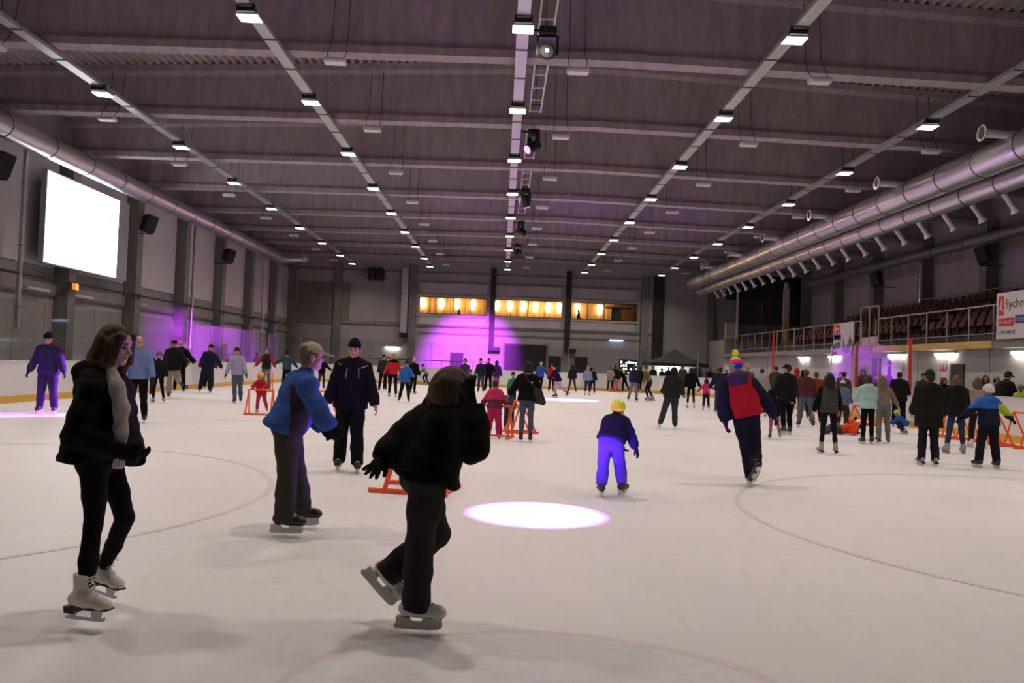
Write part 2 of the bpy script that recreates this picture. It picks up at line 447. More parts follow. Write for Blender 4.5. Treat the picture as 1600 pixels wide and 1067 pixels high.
for px, py, lab in ((62, 452, 'unlit fluorescent batten on the side wall beneath the screen'), (133, 464, 'unlit fluorescent batten on the side wall past the orange sign'), (220, 475, 'unlit fluorescent batten on the side wall under the loudspeaker')):
    p = at_side(px, py, -17.6)
    o = MB().bbox(-17.85, -17.6, p.y - 0.75, p.y + 0.75, p.z - 0.06, p.z + 0.06, 0.02).build('fluorescent_batten', WMETAL); tag(o, lab, 'lamp')
    MB().tube([(-17.58, p.y - .68, p.z - 0.03), (-17.58, p.y + .68, p.z - 0.03)], 0.025, 8).build('tube', WMETAL, o)

# ------------------------------------------------ ducts
def duct(name, pts, r, lab, m=GALV, step=2.1, rim=0.012):
    o = MB().tube(pts, r, 28).build(name, m, smooth='auto'); tag(o, lab, 'air duct')
    P = [Vector(p) for p in pts]
    a, b = P[0], P[1]
    L = (b - a).length; n = int(L / step); d = (b - a).normalized()
    jm = mat('duct joint', (0.10, 0.10, 0.10), 0.5, 0.5)
    for k in range(1, n):
        q = a + d * (k * step)
        MB().tube([q - d * 0.022, q + d * 0.022], r + rim, 28).build('joint_ring', jm, o, smooth='auto')
    return o
LD = duct('air_duct', [(-16.55, 8, 8.75), (-16.55, 60.5, 8.82)], 0.40, 'big silver spiral duct running along the side wall above the screen', step=2.7)
e = at_depth(474, 405, 61.5)
o = MB().tube([(-16.55, 60.3, 8.72), (-15.9, 61.2, 8.8), (e.x, 61.5, e.z)], [0.36, 0.3, 0.22], 16).build('duct_end', GALV, LD, smooth='auto')
MB().tube([(e.x - 0.1, 61.5, e.z - 0.08), (e.x + 0.25, 61.45, e.z + 0.2)], 0.26, 16).build('duct_nozzle', WMETAL, LD, smooth='auto')
UD = duct('air_duct', [(14.55, 6, 8.22), (14.55, 63.5, 8.35)], 0.46, 'big upper silver spiral duct with white sideways nozzles')
SD = duct('air_duct', [(15.2, 6, 7.66), (15.2, 63.5, 7.76)], 0.33, 'slimmer lower silver spiral duct with slanting white nozzles', step=1.9)
NOZ = mat('white nozzle', (0.70, 0.66, 0.68), 0.4)
def nozzle_mesh(L, r0, r1):
    m = MB(); m.tube([(0, 0, 0), (0, 0, L * .82), (0, 0, L * .86), (0, 0, L), (0, 0, L), (0, 0, L - 0.03)], [r0, r0, r0 * 1.05, r1, r1 * 0.72, r0 * 0.5], 16)
    return m.mesh('nozzle', 'auto')
nm = nozzle_mesh(1.0, 0.12, 0.24); nm.materials.append(NOZ)
for k in range(6):
    o = link('duct_nozzle', nm, UD); o.location = (14.45, 23.2 + 6.6 * k, 8.62 + 0.02 * k); o.rotation_euler = (0, math.radians(-88), 0)
nm2 = nozzle_mesh(1.0, 0.085, 0.17); nm2.materials.append(NOZ)
for k in range(22):
    o = link('duct_nozzle', nm2, SD); o.location = (15.25, 23.6 + 1.76 * k, 7.68 + 0.01 * k); o.rotation_euler = (0, math.radians(143), 0)
duct('air_duct', [(22.6, 10, 8.3), (22.6, 61, 8.35)], 0.26, 'dark slim duct along the stand wall behind the red seats', mat('dull duct zinc', (0.30, 0.29, 0.30), 0.5, 0.6), step=3.0)

# ------------------------------------------------ back wall with lit restaurant windows
WX = [(-7.1, -1.35), (-0.8, 5.0), (5.7, 11.35)]
WZ0, WZ1 = 5.6, 7.08
wb = MB()
wb.box(WALL_L - .3, WALL_R + .3, WALL_B, WALL_B + 0.3, -0.01, WZ0)
wb.box(WALL_L - .3, WALL_R + .3, WALL_B, WALL_B + 0.3, WZ1, 12)
xs = [WALL_L - .3] + [q for p in WX for q in p] + [WALL_R + .3]
for i in range(0, 8, 2): wb.box(xs[i], xs[i+1], WALL_B, WALL_B + 0.3, WZ0, WZ1)
wback = struct(wb.build('wall_back', PANEL_B), 'tall grey end wall of the rink hall with a band of lit windows')
WOODW = mat('wood panelled room wall', (0.26, 0.135, 0.05), 0.6, var=0.85, scale=1.5, stretch=(3.5, 1, 0.08))
FRAME = mat('dark window frame', (0.03, 0.022, 0.018), 0.5)
SCON = mat('warm sconce glow', (1, 0.8, 0.5), 0.5, emit=(1.0, 0.74, 0.32), estr=22)
room = MB(); room.box(-7.4, 11.7, 72.3, 72.4, 4.9, 7.6).build('room_wall', WOODW, wback)
MB().box(-7.4, 11.7, WALL_B + .3, 72.4, 4.85, 4.9).build('room_floor', FLOORM, wback)
MB().box(-7.4, 11.7, WALL_B + .3, 72.4, 7.5, 7.55).build('room_ceiling', WOODW, wback)
for wi, (a, b) in enumerate(WX):
    wn = MB(); t = 0.06
    wn.box(a, b, WALL_B - 0.03, WALL_B + 0.1, WZ1 - t, WZ1); wn.box(a, b, WALL_B - 0.03, WALL_B + 0.1, WZ0, WZ0 + t)
    wn.box(a, a + t, WALL_B - 0.03, WALL_B + 0.1, WZ0 + t, WZ1 - t); wn.box(b - t, b, WALL_B - 0.03, WALL_B + 0.1, WZ0 + t, WZ1 - t)
    o = struct(wn.build('window_%d' % (wi + 1), FRAME), 'band of four restaurant window panes glowing warm yellow')
    for k in range(4):
        x0 = a + (b - a) * k / 4; x1 = a + (b - a) * (k + 1) / 4
        MB().box(x0 + 0.05, x1 - 0.03, WALL_B + 0.03, WALL_B + 0.04, WZ0 + t, WZ1 - t).build('window_pane', GLASS, o)
        if k: MB().box(x0 - 0.04, x0 + 0.04, WALL_B - 0.02, WALL_B + 0.08, WZ0 + t, WZ1 - t).build('mullion', FRAME, o)
    MB().box(a - 0.15, b + 0.15, WALL_B - 0.18, WALL_B, WZ1 + 0.02, WZ1 + 0.14).build('window_lintel', PANEL, o)
    MB().box(a - 0.15, b + 0.15, WALL_B - 0.12, WALL_B, WZ0 - 0.16, WZ0 - 0.02).build('window_sill', PANEL, o)
for k, px in enumerate((661, 690, 714, 739, 777, 797, 818, 837, 857, 874, 903, 938)):
    p = at_depth(px, 471, 72.0); zz = 6.78
    e = empty('wall_sconce', (p.x, 72.25, zz)); tag(e, 'glowing warm sconce on the wood wall behind the windows', 'lamp', 'sconces behind the restaurant windows')
    MB().box(-0.05, 0.05, -0.05, 0.05, -0.2, 0.1).build('sconce_base', FRAME, e)
    MB().tube([(0, -0.2, -0.55), (0, -0.2, -0.2), (0, -0.2, 0.3)], [0.12, 0.22, 0.25], 14).build('sconce_shade', SCON, e, smooth='auto')
    L = bpy.data.lights.new('sconce light', 'POINT'); L.energy = 48; L.color = (1.0, 0.60, 0.22); L.shadow_soft_size = 0.12
    lo = link('sconce_light', L, e); lo.location = (0, -0.55, -0.1)
# furniture-like dark ceiling hood and two seated guests behind the glass
o = MB().box(8.7, 11.0, 70.6, 71.6, 6.75, 6.85).box(9.3, 10.2, 70.8, 71.4, 5.4, 6.75).build('bar_counter', FRAME); tag(o, 'dark bar shelf standing behind the last restaurant window', 'bar')
DARKC = mat('black column', (0.016, 0.015, 0.017), 0.6)
for px, w_, zlo, lab in ((770, 0.42, 3.0, 'black steel column between the first two window bands'), (888, 0.42, 3.1, 'black steel column between the last two window bands'), (1029, 0.85, 0, 'wide black shaft on the end wall beside the tent')):
    X = at_depth(px, 480, WALL_B - 0.3).x
    struct(MB().box(X - w_ / 2, X + w_ / 2, WALL_B - 0.4, WALL_B - 0.001, zlo, z_bot(X) + 0.1).build('wall_column', DARKC), lab)
    if zlo: struct(MB().box(X - 0.2, X + 0.75, WALL_B - 0.7, WALL_B - 0.001, zlo - 0.3, zlo).build('wall_column', DARKC), 'black box at the foot of the steel column')
for px, w_ in ((447, 0.4), (528, 0.6), (645, 0.6), (1007, 0.6), (1110, 0.5)):
    X = at_depth(px, 480, WALL_B).x
    struct(MB().box(X - w_ / 2, X + w_ / 2, WALL_B - 0.35, WALL_B - 0.001, 0, z_bot(X) + 0.1).build('wall_column', COLM), 'grey concrete column against the end wall')
for z, x0, x1, d in ((9.05, -18, 12, 0.12), (8.3, -7, 11.5, 0.1), (4.55, -18, 13, 0.12), (3.95, -7, 11.5, 0.08)):
    struct(MB().box(x0, x1, WALL_B - d, WALL_B - 0.001, z, z + 0.12).build('trim_%d' % (int(z * 10)), COLM), 'horizontal concrete ledge on the end wall')
MB().box(-17.2, -12.9, WALL_B - 0.06, WALL_B - 0.002, 4.8, 8.0).build('wall_panel', COLM, wback)
MB().box(-12.3, -7.95, WALL_B - 0.06, WALL_B - 0.002, 4.8, 8.7).build('wall_panel', PANEL_B, wback)
for q in range(3):
    MB().box(-7.0 + q * 6.25, -1.4 + q * 6.25, WALL_B - 0.05, WALL_B - 0.002, 7.4, 8.2).build('wall_panel', PANEL, wback)
    MB().box(-7.0 + q * 6.25, -1.4 + q * 6.25, WALL_B - 0.05, WALL_B - 0.002, 4.75, 5.4).build('wall_panel', PANEL, wback)
X = at_depth(632, 480, WALL_B - .4).x
o = MB().bbox(X - 0.28, X + 0.28, WALL_B - 0.75, WALL_B - 0.2, 3.9, 9.4, 0.03).build('vertical_duct', GALV); tag(o, 'silver vertical duct hanging on the end wall', 'air duct')
MB().bbox(X - 0.32, X + 0.3, WALL_B - 0.8, WALL_B - 0.18, 3.5, 3.92, 0.03).build('duct_outlet', BLACKM, o)
for z in (4.6, 8.9): MB().box(X - 0.1, X + 0.1, WALL_B - 0.21, WALL_B - .001, z, z + .1).build('duct_bracket', GREYM, o)
for z in (5.6, 7.2, 8.5): MB().box(X - 0.3, X + 0.3, WALL_B - 0.77, WALL_B - 0.19, z, z + 0.05).build('duct_flange', GREYM, o)
for k, px in enumerate((581, 594)):
    p = at_depth(px, 429, WALL_B - 0.5)
    o = MB().bbox(p.x - 0.31, p.x + 0.31, WALL_B - 0.8, WALL_B - 0.15, p.z - 0.42, p.z + 0.5, 0.05).build('fan_heater', BLACK); tag(o, ('black boxy unit hung high on the end wall beside the corner', 'black boxy unit hung high on the end wall beside the vertical duct')[k], 'heater')
    MB().tube([(p.x, WALL_B - 0.84, p.z), (p.x, WALL_B - 0.8, p.z)], 0.25, 18).build('fan_grille', BLACKM, o, smooth='auto')
    for sx in (-.18, .18): MB().box(p.x + sx - .04, p.x + sx + .04, WALL_B - 0.5, WALL_B - 0.4, p.z - .6, p.z - .41).build('foot_bracket', BLACKM, o)
DOORM = mat('dark door', (0.025, 0.024, 0.026), 0.5)
d1 = struct(MB().box(0.25, 3.75, WALL_B - 0.05, WALL_B - 0.001, 0, 3.35).build('door_1', DOORM), 'wide dark rolling gate in the end wall')
for k in range(9): MB().box(0.3, 3.7, WALL_B - 0.075, WALL_B - 0.05, 0.06 + k * 0.36, 0.36 + k * 0.36).build('gate_slat', DOORM, d1)
MB().box(0.1, 0.25, WALL_B - 0.12, WALL_B - 0.002, 0, 3.5).build('door_frame', COLM, d1); MB().box(3.75, 3.9, WALL_B - 0.12, WALL_B - 0.002, 0, 3.5).build('door_frame', COLM, d1)
for n_, (x0, x1) in ((2, (4.0, 5.0)), (3, (6.2, 7.25)), (4, (-4.3, -3.2))):
    d = struct(MB().box(x0, x1, WALL_B - 0.06, WALL_B - 0.001, 0, 2.45).build('door_%d' % n_, DOORM), 'dark single door in the end wall')
    MB().tube([(x1 - .15, WALL_B - .1, 1.05), (x1 - .3, WALL_B - .1, 1.05)], 0.02, 8).build('door_handle', GREYM, d)
TUBE = mat('lit tube', (1, 1, 1), 0.5, emit=(1.0, 0.93, 0.80), estr=24)
TUBEB = mat('cool lit tube', (1, 1, 1), 0.5, emit=(0.45, 0.62, 1.0), estr=5)
for px, py, m, lab in ((613, 543, TUBE, 'lit white tube lamp low on the end wall'), (963, 532, TUBEB, 'cool blue tube lamp low on the end wall')):
    p = at_depth(px, py, WALL_B - 0.2)
    o = MB().bbox(p.x - .62, p.x + .62, WALL_B - 0.2, WALL_B - .001, p.z + 0.03, p.z + 0.14, 0.02).build('tube_lamp', WMETAL); tag(o, lab, 'lamp')
    MB().tube([(p.x - .55, WALL_B - .16, p.z), (p.x + .55, WALL_B - .16, p.z)], 0.06, 8).build('tube', m, o)
# thin railing in front of the end wall
o = empty('low_railing'); tag(o, 'thin dark low railing in front of the end wall', 'railing')
MB().tube([(-11, 66, 1.7), (-1, 66, 1.7)], 0.03, 6).build('top_rail', BLACKM, o)
for k in range(9): MB().tube([(-11 + k * 1.25, 66, 0), (-11 + k * 1.25, 66, 1.7)], 0.025, 6).build('post', BLACKM, o)

# ------------------------------------------------ right side: gallery, seats, wall
wr = struct(MB().box(WALL_R, WALL_R + 0.3, -6, WALL_B, -0.01, 11.6).build('wall_right', CONC), 'dark concrete wall behind the red seats')
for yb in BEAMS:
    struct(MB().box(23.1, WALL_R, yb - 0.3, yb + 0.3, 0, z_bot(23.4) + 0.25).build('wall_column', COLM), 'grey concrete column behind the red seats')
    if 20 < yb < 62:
        MB().box(WALL_R - 0.07, WALL_R - 0.001, yb + 0.7, yb + 5.3, 4.6, 7.6 + (0.2 if yb < 40 else 0)).build('wall_panel', mat('shaded stand wall panel', (0.40, 0.355, 0.40), 0.8, var=0.07, scale=0.6), wr)  # dimness of the stand side put into a darker panel colour
wgal = struct(MB().box(16.85, 17.05, 8, 62, 0, 2.7).build('wall_gallery', WHITEW), 'white wall below the seating gallery')
slabm = mat('gallery slab concrete', (0.26, 0.24, 0.235), 0.8, var=0.12, scale=1)
gal = struct(MB().box(16.4, 24, 8, 62, 2.7, 2.95).build('floor_gallery', slabm), 'concrete slab of the seating gallery')
MB().box(16.36, 16.4, 27.4, 36.2, 2.70, 2.95).build('fascia_board', WOODY, gal)
ROWS = 6
for i in range(ROWS):
    MB().box(17.9 + 0.8 * i, 23.7, 21, 56, 2.95 + 0.33 * i, 2.95 + 0.33 * (i + 1)).build('stand_step', mat('stand step', (0.07, 0.06, 0.06), 0.8), gal)
sm = MB()
def curved(pr):   # pr: list of (x,z) of a shell profile with a half width per point
    v = []; f = []
    for k, (x, z, hw, cv) in enumerate(pr):
        for t in (-1, -0.5, 0.5, 1): v.append((x + cv * abs(t) ** 2, hw * t, z + (0.03 * abs(t) ** 2 if k < 3 else 0)))
    n = len(pr)
    for k in range(n - 1):
        for t in range(3): f.append((k*4+t, k*4+t+1, k*4+4+t+1, k*4+4+t))
    # back side, offset
    o = len(v); v += [(x + 0.025, y, z - 0.02) for x, y, z in v]
    f += [tuple(reversed([i + o for i in q])) for q in f[:]]
    for k in range(n - 1):
        for e_ in (0, 3): f.append((k*4+e_, k*4+4+e_, k*4+4+e_+o, k*4+e_+o))
    f.append((0,1,1+o,o)); f.append((1,2,2+o,1+o)); f.append((2,3,3+o,2+o)); q=(n-1)*4
    for t in range(3): f.append((q+t, q+t+1, q+t+1+o, q+t+o))
    return v, f
v, f = curved([(-0.22, 0.40, 0.20, 0.02), (-0.05, 0.38, 0.21, 0), (0.12, 0.40, 0.21, 0), (0.18, 0.47, 0.2, -0.03), (0.22, 0.62, 0.21, -0.05), (0.26, 0.76, 0.19, -0.05), (0.27, 0.80, 0.13, -0.04)])
sm.add(v, f); sm.box(-0.02, 0.06, -0.03, 0.03, 0, 0.37)
seat_me = sm.mesh('stadium_seat', 'auto'); seat_me.materials.append(SEATRED)
rown = ['front row behind the gallery railing', 'second row of the seating gallery', 'third row of the seating gallery', 'fourth row of the seating gallery', 'fifth row of the seating gallery', 'top row of the seating gallery']
for i in range(ROWS):
    for k in range(49):
        yy = 22.6 + 0.6 * k
        if 35.9 < yy < 37.2: continue
        o = link('stadium_seat', seat_me); o.location = (18.25 + 0.8 * i, yy, 2.95 + 0.33 * (i + 1))
        tag(o, 'dark red plastic seat in the ' + rown[i], 'seat', 'red seats in the ' + rown[i])
rail = empty('gallery_railing'); tag(rail, 'grey metal railing along the gallery edge before the red seats', 'railing')
RM = mat('railing metal', (0.34, 0.33, 0.34), 0.4, 0.6)
ys = [20.2 + 1.45 * k for k in range(29)]
for yy in ys: MB().box(16.44, 16.49, yy - 0.025, yy + 0.025, 2.95, 4.15).build('post', RM, rail)
for a_, b_ in ((20, 35.9), (37.7, 61.5)):
    MB().tube([(16.465, a_, 4.16), (16.465, b_, 4.16)], 0.03, 8).build('top_rail', RM, rail)
    MB().tube([(16.465, a_, 3.2), (16.465, b_, 3.2)], 0.02, 8).build('bottom_rail', RM, rail)
gt = empty('gallery_gate'); tag(gt, 'taller grey metal gate frame in the gallery railing', 'gate')
for yy in (35.9, 36.8, 37.7): MB().box(16.44, 16.49, yy - 0.03, yy + 0.03, 2.95, 4.75).build('gate_post', RM, gt)
MB().tube([(16.465, 35.9, 4.75), (16.465, 37.7, 4.75)], 0.03, 8).build('gate_top', RM, gt)
MB().box(16.455, 16.475, 36.0, 37.6, 3.0, 3.4).build('gate_plate', RM, gt)
br = empty('stand_back_railing'); tag(br, 'thin railing behind the top row of red seats', 'railing')
MB().tube([(22.95, 21, 5.95), (22.95, 56, 5.95)], 0.03, 6).build('top_rail', RM, br)
for k in range(19): MB().tube([(22.95, 21.5 + 1.9 * k, 4.93), (22.95, 21.5 + 1.9 * k, 5.95)], 0.022, 6).build('post', RM, br)
# pipe and loudspeakers on the stand wall
yy = at_side(1438, 440, 22.9).y
o = MB().tube([(22.9, yy, 5.0), (22.9, yy, 8.0)], 0.07, 10).build('drain_pipe', GALV, smooth='auto'); tag(o, 'shiny vertical pipe on the wall behind the red seats', 'pipe')
MB().tube([(22.9, yy, 7.9), (22.9, yy, 8.05)], 0.11, 10).build('pipe_collar', GREYM, o)
speaker(1537, 399, 'black loudspeaker on the wall high behind the red seats', X=22.6)
speaker(1369, 436, 'small black loudspeaker farther along behind the red seats', X=22.4)

# corner building of the gallery with dark windows
BLK = mat('corner block plaster', (0.40, 0.37, 0.35), 0.8, var=0.06, scale=0.7)
cb = struct(MB().box(17.4, 23.7, 64.0, WALL_B, 0, 4.15).build('wall_corner', BLK), 'pale plaster corner block at the end of the gallery')
MB().box(17.4, 23.7, 64.2, 64.35, 7.3, 9.8).build('lintel_wall', DARKC, cb)
MB().box(17.3, 18.3, 63.7, 64.0, 4.15, 5.45).build('parapet', BLK, cb)
for k in range(8): MB().box(18.35 + k * 0.55, 18.85 + k * 0.55, 63.9, 63.96, 4.15, 5.35).build('parapet_panel', mat('parapet board', (0.16, 0.15, 0.14), 0.7), cb)
for k, x0 in enumerate((18.3, 20.3, 22.0)):
    wn = struct(MB().box(x0, x0 + 0.08, 64.2, 64.35, 5.4, 7.3).box(x0 + 0.08, x0 + 1.7, 64.2, 64.35, 5.4, 5.48).build('window_%d' % (k + 4), FRAME), 'dark unlit window of the corner room')
    MB().box(x0 + 0.08, x0 + 1.9, 64.26, 64.28, 5.48, 7.3).build('window_pane', mat('dim room glass', (0.05, 0.055, 0.065), 0.15), wn)
o = MB().box(18.05, 18.2, 63.5, 63.65, 4.2, 7.9).build('corner_mast', WMETAL); tag(o, 'slim white mast at the corner of the gallery room', 'pole')
MB().tube([(18.12, 63.57, 7.9), (18.12, 63.57, 8.15)], 0.14, 10).build('mast_head', WMETAL, o)
p = at_depth(1227, 510, 55)
o = MB().box(p.x - .2, p.x + .2, 54.9, 55.0, 3.5, 7.3).build('column_banner', mat('beige banner', (0.45, 0.37, 0.33), 0.8)); tag(o, 'narrow beige and yellow banner strip hanging at the end of the gallery', 'banner')
MB().box(p.x - .2, p.x + .2, 54.89, 54.899, 3.5, 5.2).build('yellow_band', mat('banner yellow', (0.48, 0.33, 0.07), 0.7), o)
MB().tube([(p.x, 54.95, 7.3), (p.x, 54.95, 7.75)], 0.15, 10).build('banner_hanger', GREYM, o)

# under the gallery: tube lamps, doors, boards
for px, lab in ((1256, 'lit tube lamp below the gallery nearest the tent'), (1304, 'lit tube lamp below the gallery under the castle banner'), (1401, 'lit tube lamp below the gallery above the purple figure poster'), (1477, 'lit tube lamp below the gallery above the red vertical letters'), (1603, 'lit tube lamp below the gallery at the picture edge above the capped man')):
    yy = at_side(px, 555, 16.8).y
    e = empty('tube_lamp', (16.78, yy, 2.55)); tag(e, lab, 'lamp')
    MB().bbox(-0.06, 0.06, -0.75, 0.75, 0.04, 0.12, 0.015).build('lamp_body', WMETAL, e)
    MB().tube([(0, -0.68, 0), (0, -0.6, 0), (0, 0.6, 0), (0, 0.68, 0)], [0.05, 0.06, 0.06, 0.05], 10).build('tube', TUBE, e)
for n_, (px0, px1), zt in ((5, (1363, 1379), 2.45), (6, (1487, 1507), 2.2)):
    ya, yb = at_side(px0, 590, 16.85).y, at_side(px1, 590, 16.85).y
    d = struct(MB().box(16.80, 16.849, yb, ya, 0, zt).build('door_%d' % n_, DOORM), 'dark door in the white wall below the gallery')
    MB().tube([(16.78, yb + .1, 1.05), (16.78, yb + .25, 1.05)], 0.02, 8).build('door_handle', GREYM, d)
ya, yb = at_side(1298, 590, 16.85).y, at_side(1309, 590, 16.85).y
for z0_, z1_ in ((1.75, 2.25), (1.1, 1.6)):
    MB().box(16.82, 16.849, yb, ya, z0_, z1_).build('notice_board', mat('notice paper', (0.75, 0.72, 0.66), 0.8), wgal)
for Y_ in (52, 45.5, 39.5, 33.2, 28.3): MB().box(16.838, 16.849, Y_ - 0.02, Y_ + 0.02, 0, 2.7).build('wall_seam', slabm, wgal)
# poster with a purple hockey-player-like figure
ya, yb = at_side(1377, 590, 16.8).y, at_side(1408, 590, 16.8).y
po = MB().box(16.79, 16.82, yb, ya, 0.25, 2.5).build('figure_poster', mat('poster white', (0.78, 0.77, 0.78), 0.6)); tag(po, 'tall white poster with a purple standing figure below the gallery', 'poster')
PURP = mat('purple print', (0.28, 0.02, 0.55), 0.6); 
fc = yb + (ya - yb) * 0.58
fig = [(-.28, 0), (-.33, .5), (-.30, .95), (-.36, 1.15), (-.28, 1.35), (-.14, 1.42), (-.16, 1.6), (-.12, 1.75), (0.02, 1.82), (.14, 1.75), (.18, 1.6), (.13, 1.45), (.28, 1.3), (.30, .9), (.26, .5), (.34, 0)]
MB().prism([(fc - q * 1.1, 0.28 + z * 1.02) for q, z in fig], 16.785, 16.79, plane='yz').build('printed_figure', PURP, po)
MB().prism([(fc - q * 1.3, 0.28 + z) for q, z in [(-.12, 1.88), (-.2, 2.0), (0.05, 2.1), (.2, 1.95), (.1, 1.86)]], 16.785, 16.79, plane='yz').build('printed_mark', PURP, po)
# white board with red vertical letters
ya, yb = at_side(1466, 575, 16.8).y, at_side(1482, 575, 16.8).y
wbd = MB().box(16.80, 16.83, yb, ya, 0.5, 2.45).build('letter_board', mat('letter board white', (0.72, 0.70, 0.69), 0.6)); tag(wbd, 'white strip with red letters reading upwards below the gallery', 'sign')
me = text_mesh('SRTE', 0.72); me.materials.append(mat('red lettering', (0.50, 0.05, 0.05), 0.6))
o = link('lettering', me, wbd)
# text x axis -> world +Z, text y axis -> world +Y (reads upwards on a wall facing -X)
o.matrix_world = Matrix(((0, 0, -1, 16.795), (0, 1, 0, yb + 0.12), (1, 0, 0, 0.66), (0, 0, 0, 1))) 
# advertising banner on the railing
B0 = at_side(1557, 510, 16.34).y
bn = MB().box(16.33, 16.36, 23.2, B0, 2.98, 4.5).build('advertising_banner', mat('banner white', (0.60, 0.56, 0.58), 0.7)); tag(bn, 'white advertising banner with red logo on the gallery railing', 'banner')
RED = mat('banner red', (0.55, 0.03, 0.03), 0.6); NAVY = mat('banner navy', (0.03, 0.04, 0.20), 0.6); INK = mat('banner ink', (0.06, 0.05, 0.07), 0.6); LIGHT = mat('banner light print', (0.62, 0.52, 0.52), 0.6); SKYP = mat('banner pale blue print', (0.30, 0.40, 0.55), 0.6)
def bpatch(name, y0, y1, z0, z1, m, X=16.326): return MB().box(X, 16.3299, B0 - y1, B0 - y0, z0, z1).build(name, m, bn)
bpatch('logo_square', 0.10, 0.40, 3.75, 4.38, RED)
MB().prism([(B0 - q, z) for q, z in ((.15, 3.92), (.28, 4.30), (.33, 4.30), (.31, 3.98), (.39, 3.90), (.39, 3.86), (.24, 3.94))], 16.322, 16.326, plane='yz').build('logo_swoosh', LIGHT, bn)
bpatch('red_label', 0.12, 0.95, 3.40, 3.66, RED); bpatch('blue_label', 1.0, 2.0, 3.46, 3.72, NAVY)
def wtext(s_, size, yoff, z, m, parent, X=16.321):
    me = text_mesh(s_, size); me.materials.append(m); o = link('lettering', me, parent)
    o.matrix_world = Matrix(((0, 0, -1, X), (-1, 0, 0, B0 - yoff), (0, 1, 0, z), (0, 0, 0, 1)))
    return o
wtext('Sychrov', 0.42, 0.48, 3.98, INK, bn); wtext('INTERNET', 0.155, 0.17, 3.475, LIGHT, bn); wtext('TELEVIZE', 0.17, 1.06, 3.53, SKYP, bn); wtext('t. 377 999 77', 0.17, 0.12, 3.13, INK, bn)
# banner with castle picture
ya, yb = at_side(1302, 530, 16.34).y, at_side(1334, 530, 16.34).y
cbn = MB().prism([(ya, 4.12), (yb, 4.16), (yb, 3.25), (yb + .35, 2.62), (ya, 2.66)], 16.33, 16.36, plane='yz').build('castle_banner', mat('castle banner white', (0.50, 0.46, 0.49), 0.7)); tag(cbn, 'sagging banner with castle picture hanging from the gallery railing', 'banner')
def cpatch(name, pl, m): MB().prism([(ya - (ya - yb) * q, z) for q, z in pl], 16.322, 16.3295, plane='yz').build(name, m, cbn)
GREENP = mat('banner green print', (0.05, 0.14, 0.05), 0.7); ROOFP = mat('banner roof print', (0.20, 0.08, 0.10), 0.7)
cpatch('red_label', [(.02, 4.1), (.36, 4.1), (.36, 3.68), (.02, 3.68)], mat('banner orange red', (0.5, 0.06, 0.02), 0.6))
cpatch('blue_label', [(.02, 3.62), (.4, 3.64), (.4, 3.34), (.02, 3.34)], NAVY); cpatch('blue_label_print', [(.08, 3.56), (.34, 3.57), (.34, 3.42), (.08, 3.42)], SKYP)
MB().prism([(ya - (ya - yb) * q, z) for q, z in ((.1, 3.98), (.14, 4.0), (.15, 3.9), (.3, 3.93), (.3, 3.87), (.15, 3.84), (.14, 3.76), (.1, 3.76))], 16.318, 16.322, plane='yz').build('label_print', LIGHT, cbn)
cpatch('printed_hill', [(.0, 3.0), (.1, 3.2), (.36, 3.25), (.4, 2.95), (.0, 2.9)], GREENP); cpatch('printed_hill', [(.62, 2.7), (.62, 3.0), (.75, 3.15), (.95, 3.1), (.8, 2.72)], GREENP)
cpatch('printed_tower', [(.48, 2.75), (.5, 3.2), (.53, 3.5), (.55, 3.2), (.6, 3.05), (.6, 2.75)], ROOFP); cpatch('printed_tower', [(.72, 3.15), (.78, 3.35), (.84, 3.6), (.88, 3.35), (.97, 3.3), (.95, 3.12)], ROOFP)
cpatch('red_label', [(.0, 2.78), (.2, 2.8), (.2, 2.68), (.0, 2.67)], RED)

# ------------------------------------------------ black tent beyond the far boards
tc = at_depth(1053, 590, 61.5); tx = tc.x
tent = empty('canopy_tent', (tx, 61.5, 0)); tag(tent, 'black peaked canopy tent glowing white inside beyond the boards', 'tent')
TM = mat('black tent cloth', (0.014, 0.014, 0.016), 0.8)
hw, ev, pk = 2.05, 2.12, 3.2
m = MB(); m.add([(-hw, -2, ev), (hw, -2, ev), (hw, 2, ev), (-hw, 2, ev), (-hw * .45, -.9, ev + .42), (hw * .45, -.9, ev + .42), (hw * .45, .9, ev + .42), (-hw * .45, .9, ev + .42), (0, 0, pk)],
            [(0,1,5,4), (1,2,6,5), (2,3,7,6), (3,0,4,7), (4,5,8), (5,6,8), (6,7,8), (7,4,8)]).build('canopy', TM, tent)
for (x0, x1, y0, y1) in ((-hw, hw, -2.02, -1.98), (-hw, hw, 1.98, 2.02), (-hw - .02, -hw + .02, -2, 2), (hw - .02, hw + .02, -2, 2)):
    MB().box(x0, x1, y0, y1, ev - 0.22, ev).build('valance', TM, tent)
for sx in (-1, 1):
    for sy in (-1, 1): MB().tube([(sx * (hw - .05), sy * 1.95, 0), (sx * (hw - .05), sy * 1.95, ev)], 0.035, 8).build('tent_leg', GREYM, tent)
MB().box(-hw, hw, 1.9, 1.94, 0.1, ev - .2).build('tent_back_wall', mat('tent white tarp', (0.75, 0.73, 0.68), 0.8), tent)
MB().box(-.9, .9, 1.3, 1.36, 1.75, 1.83).build('tent_lamp', TUBE, tent)
L = bpy.data.lights.new('tent light', 'POINT'); L.energy = 120; L.color = (1, 0.95, 0.82); L.shadow_soft_size = 0.3
lo = link('tent_light', L, tent); lo.location = (0.3, 1.0, 1.7)
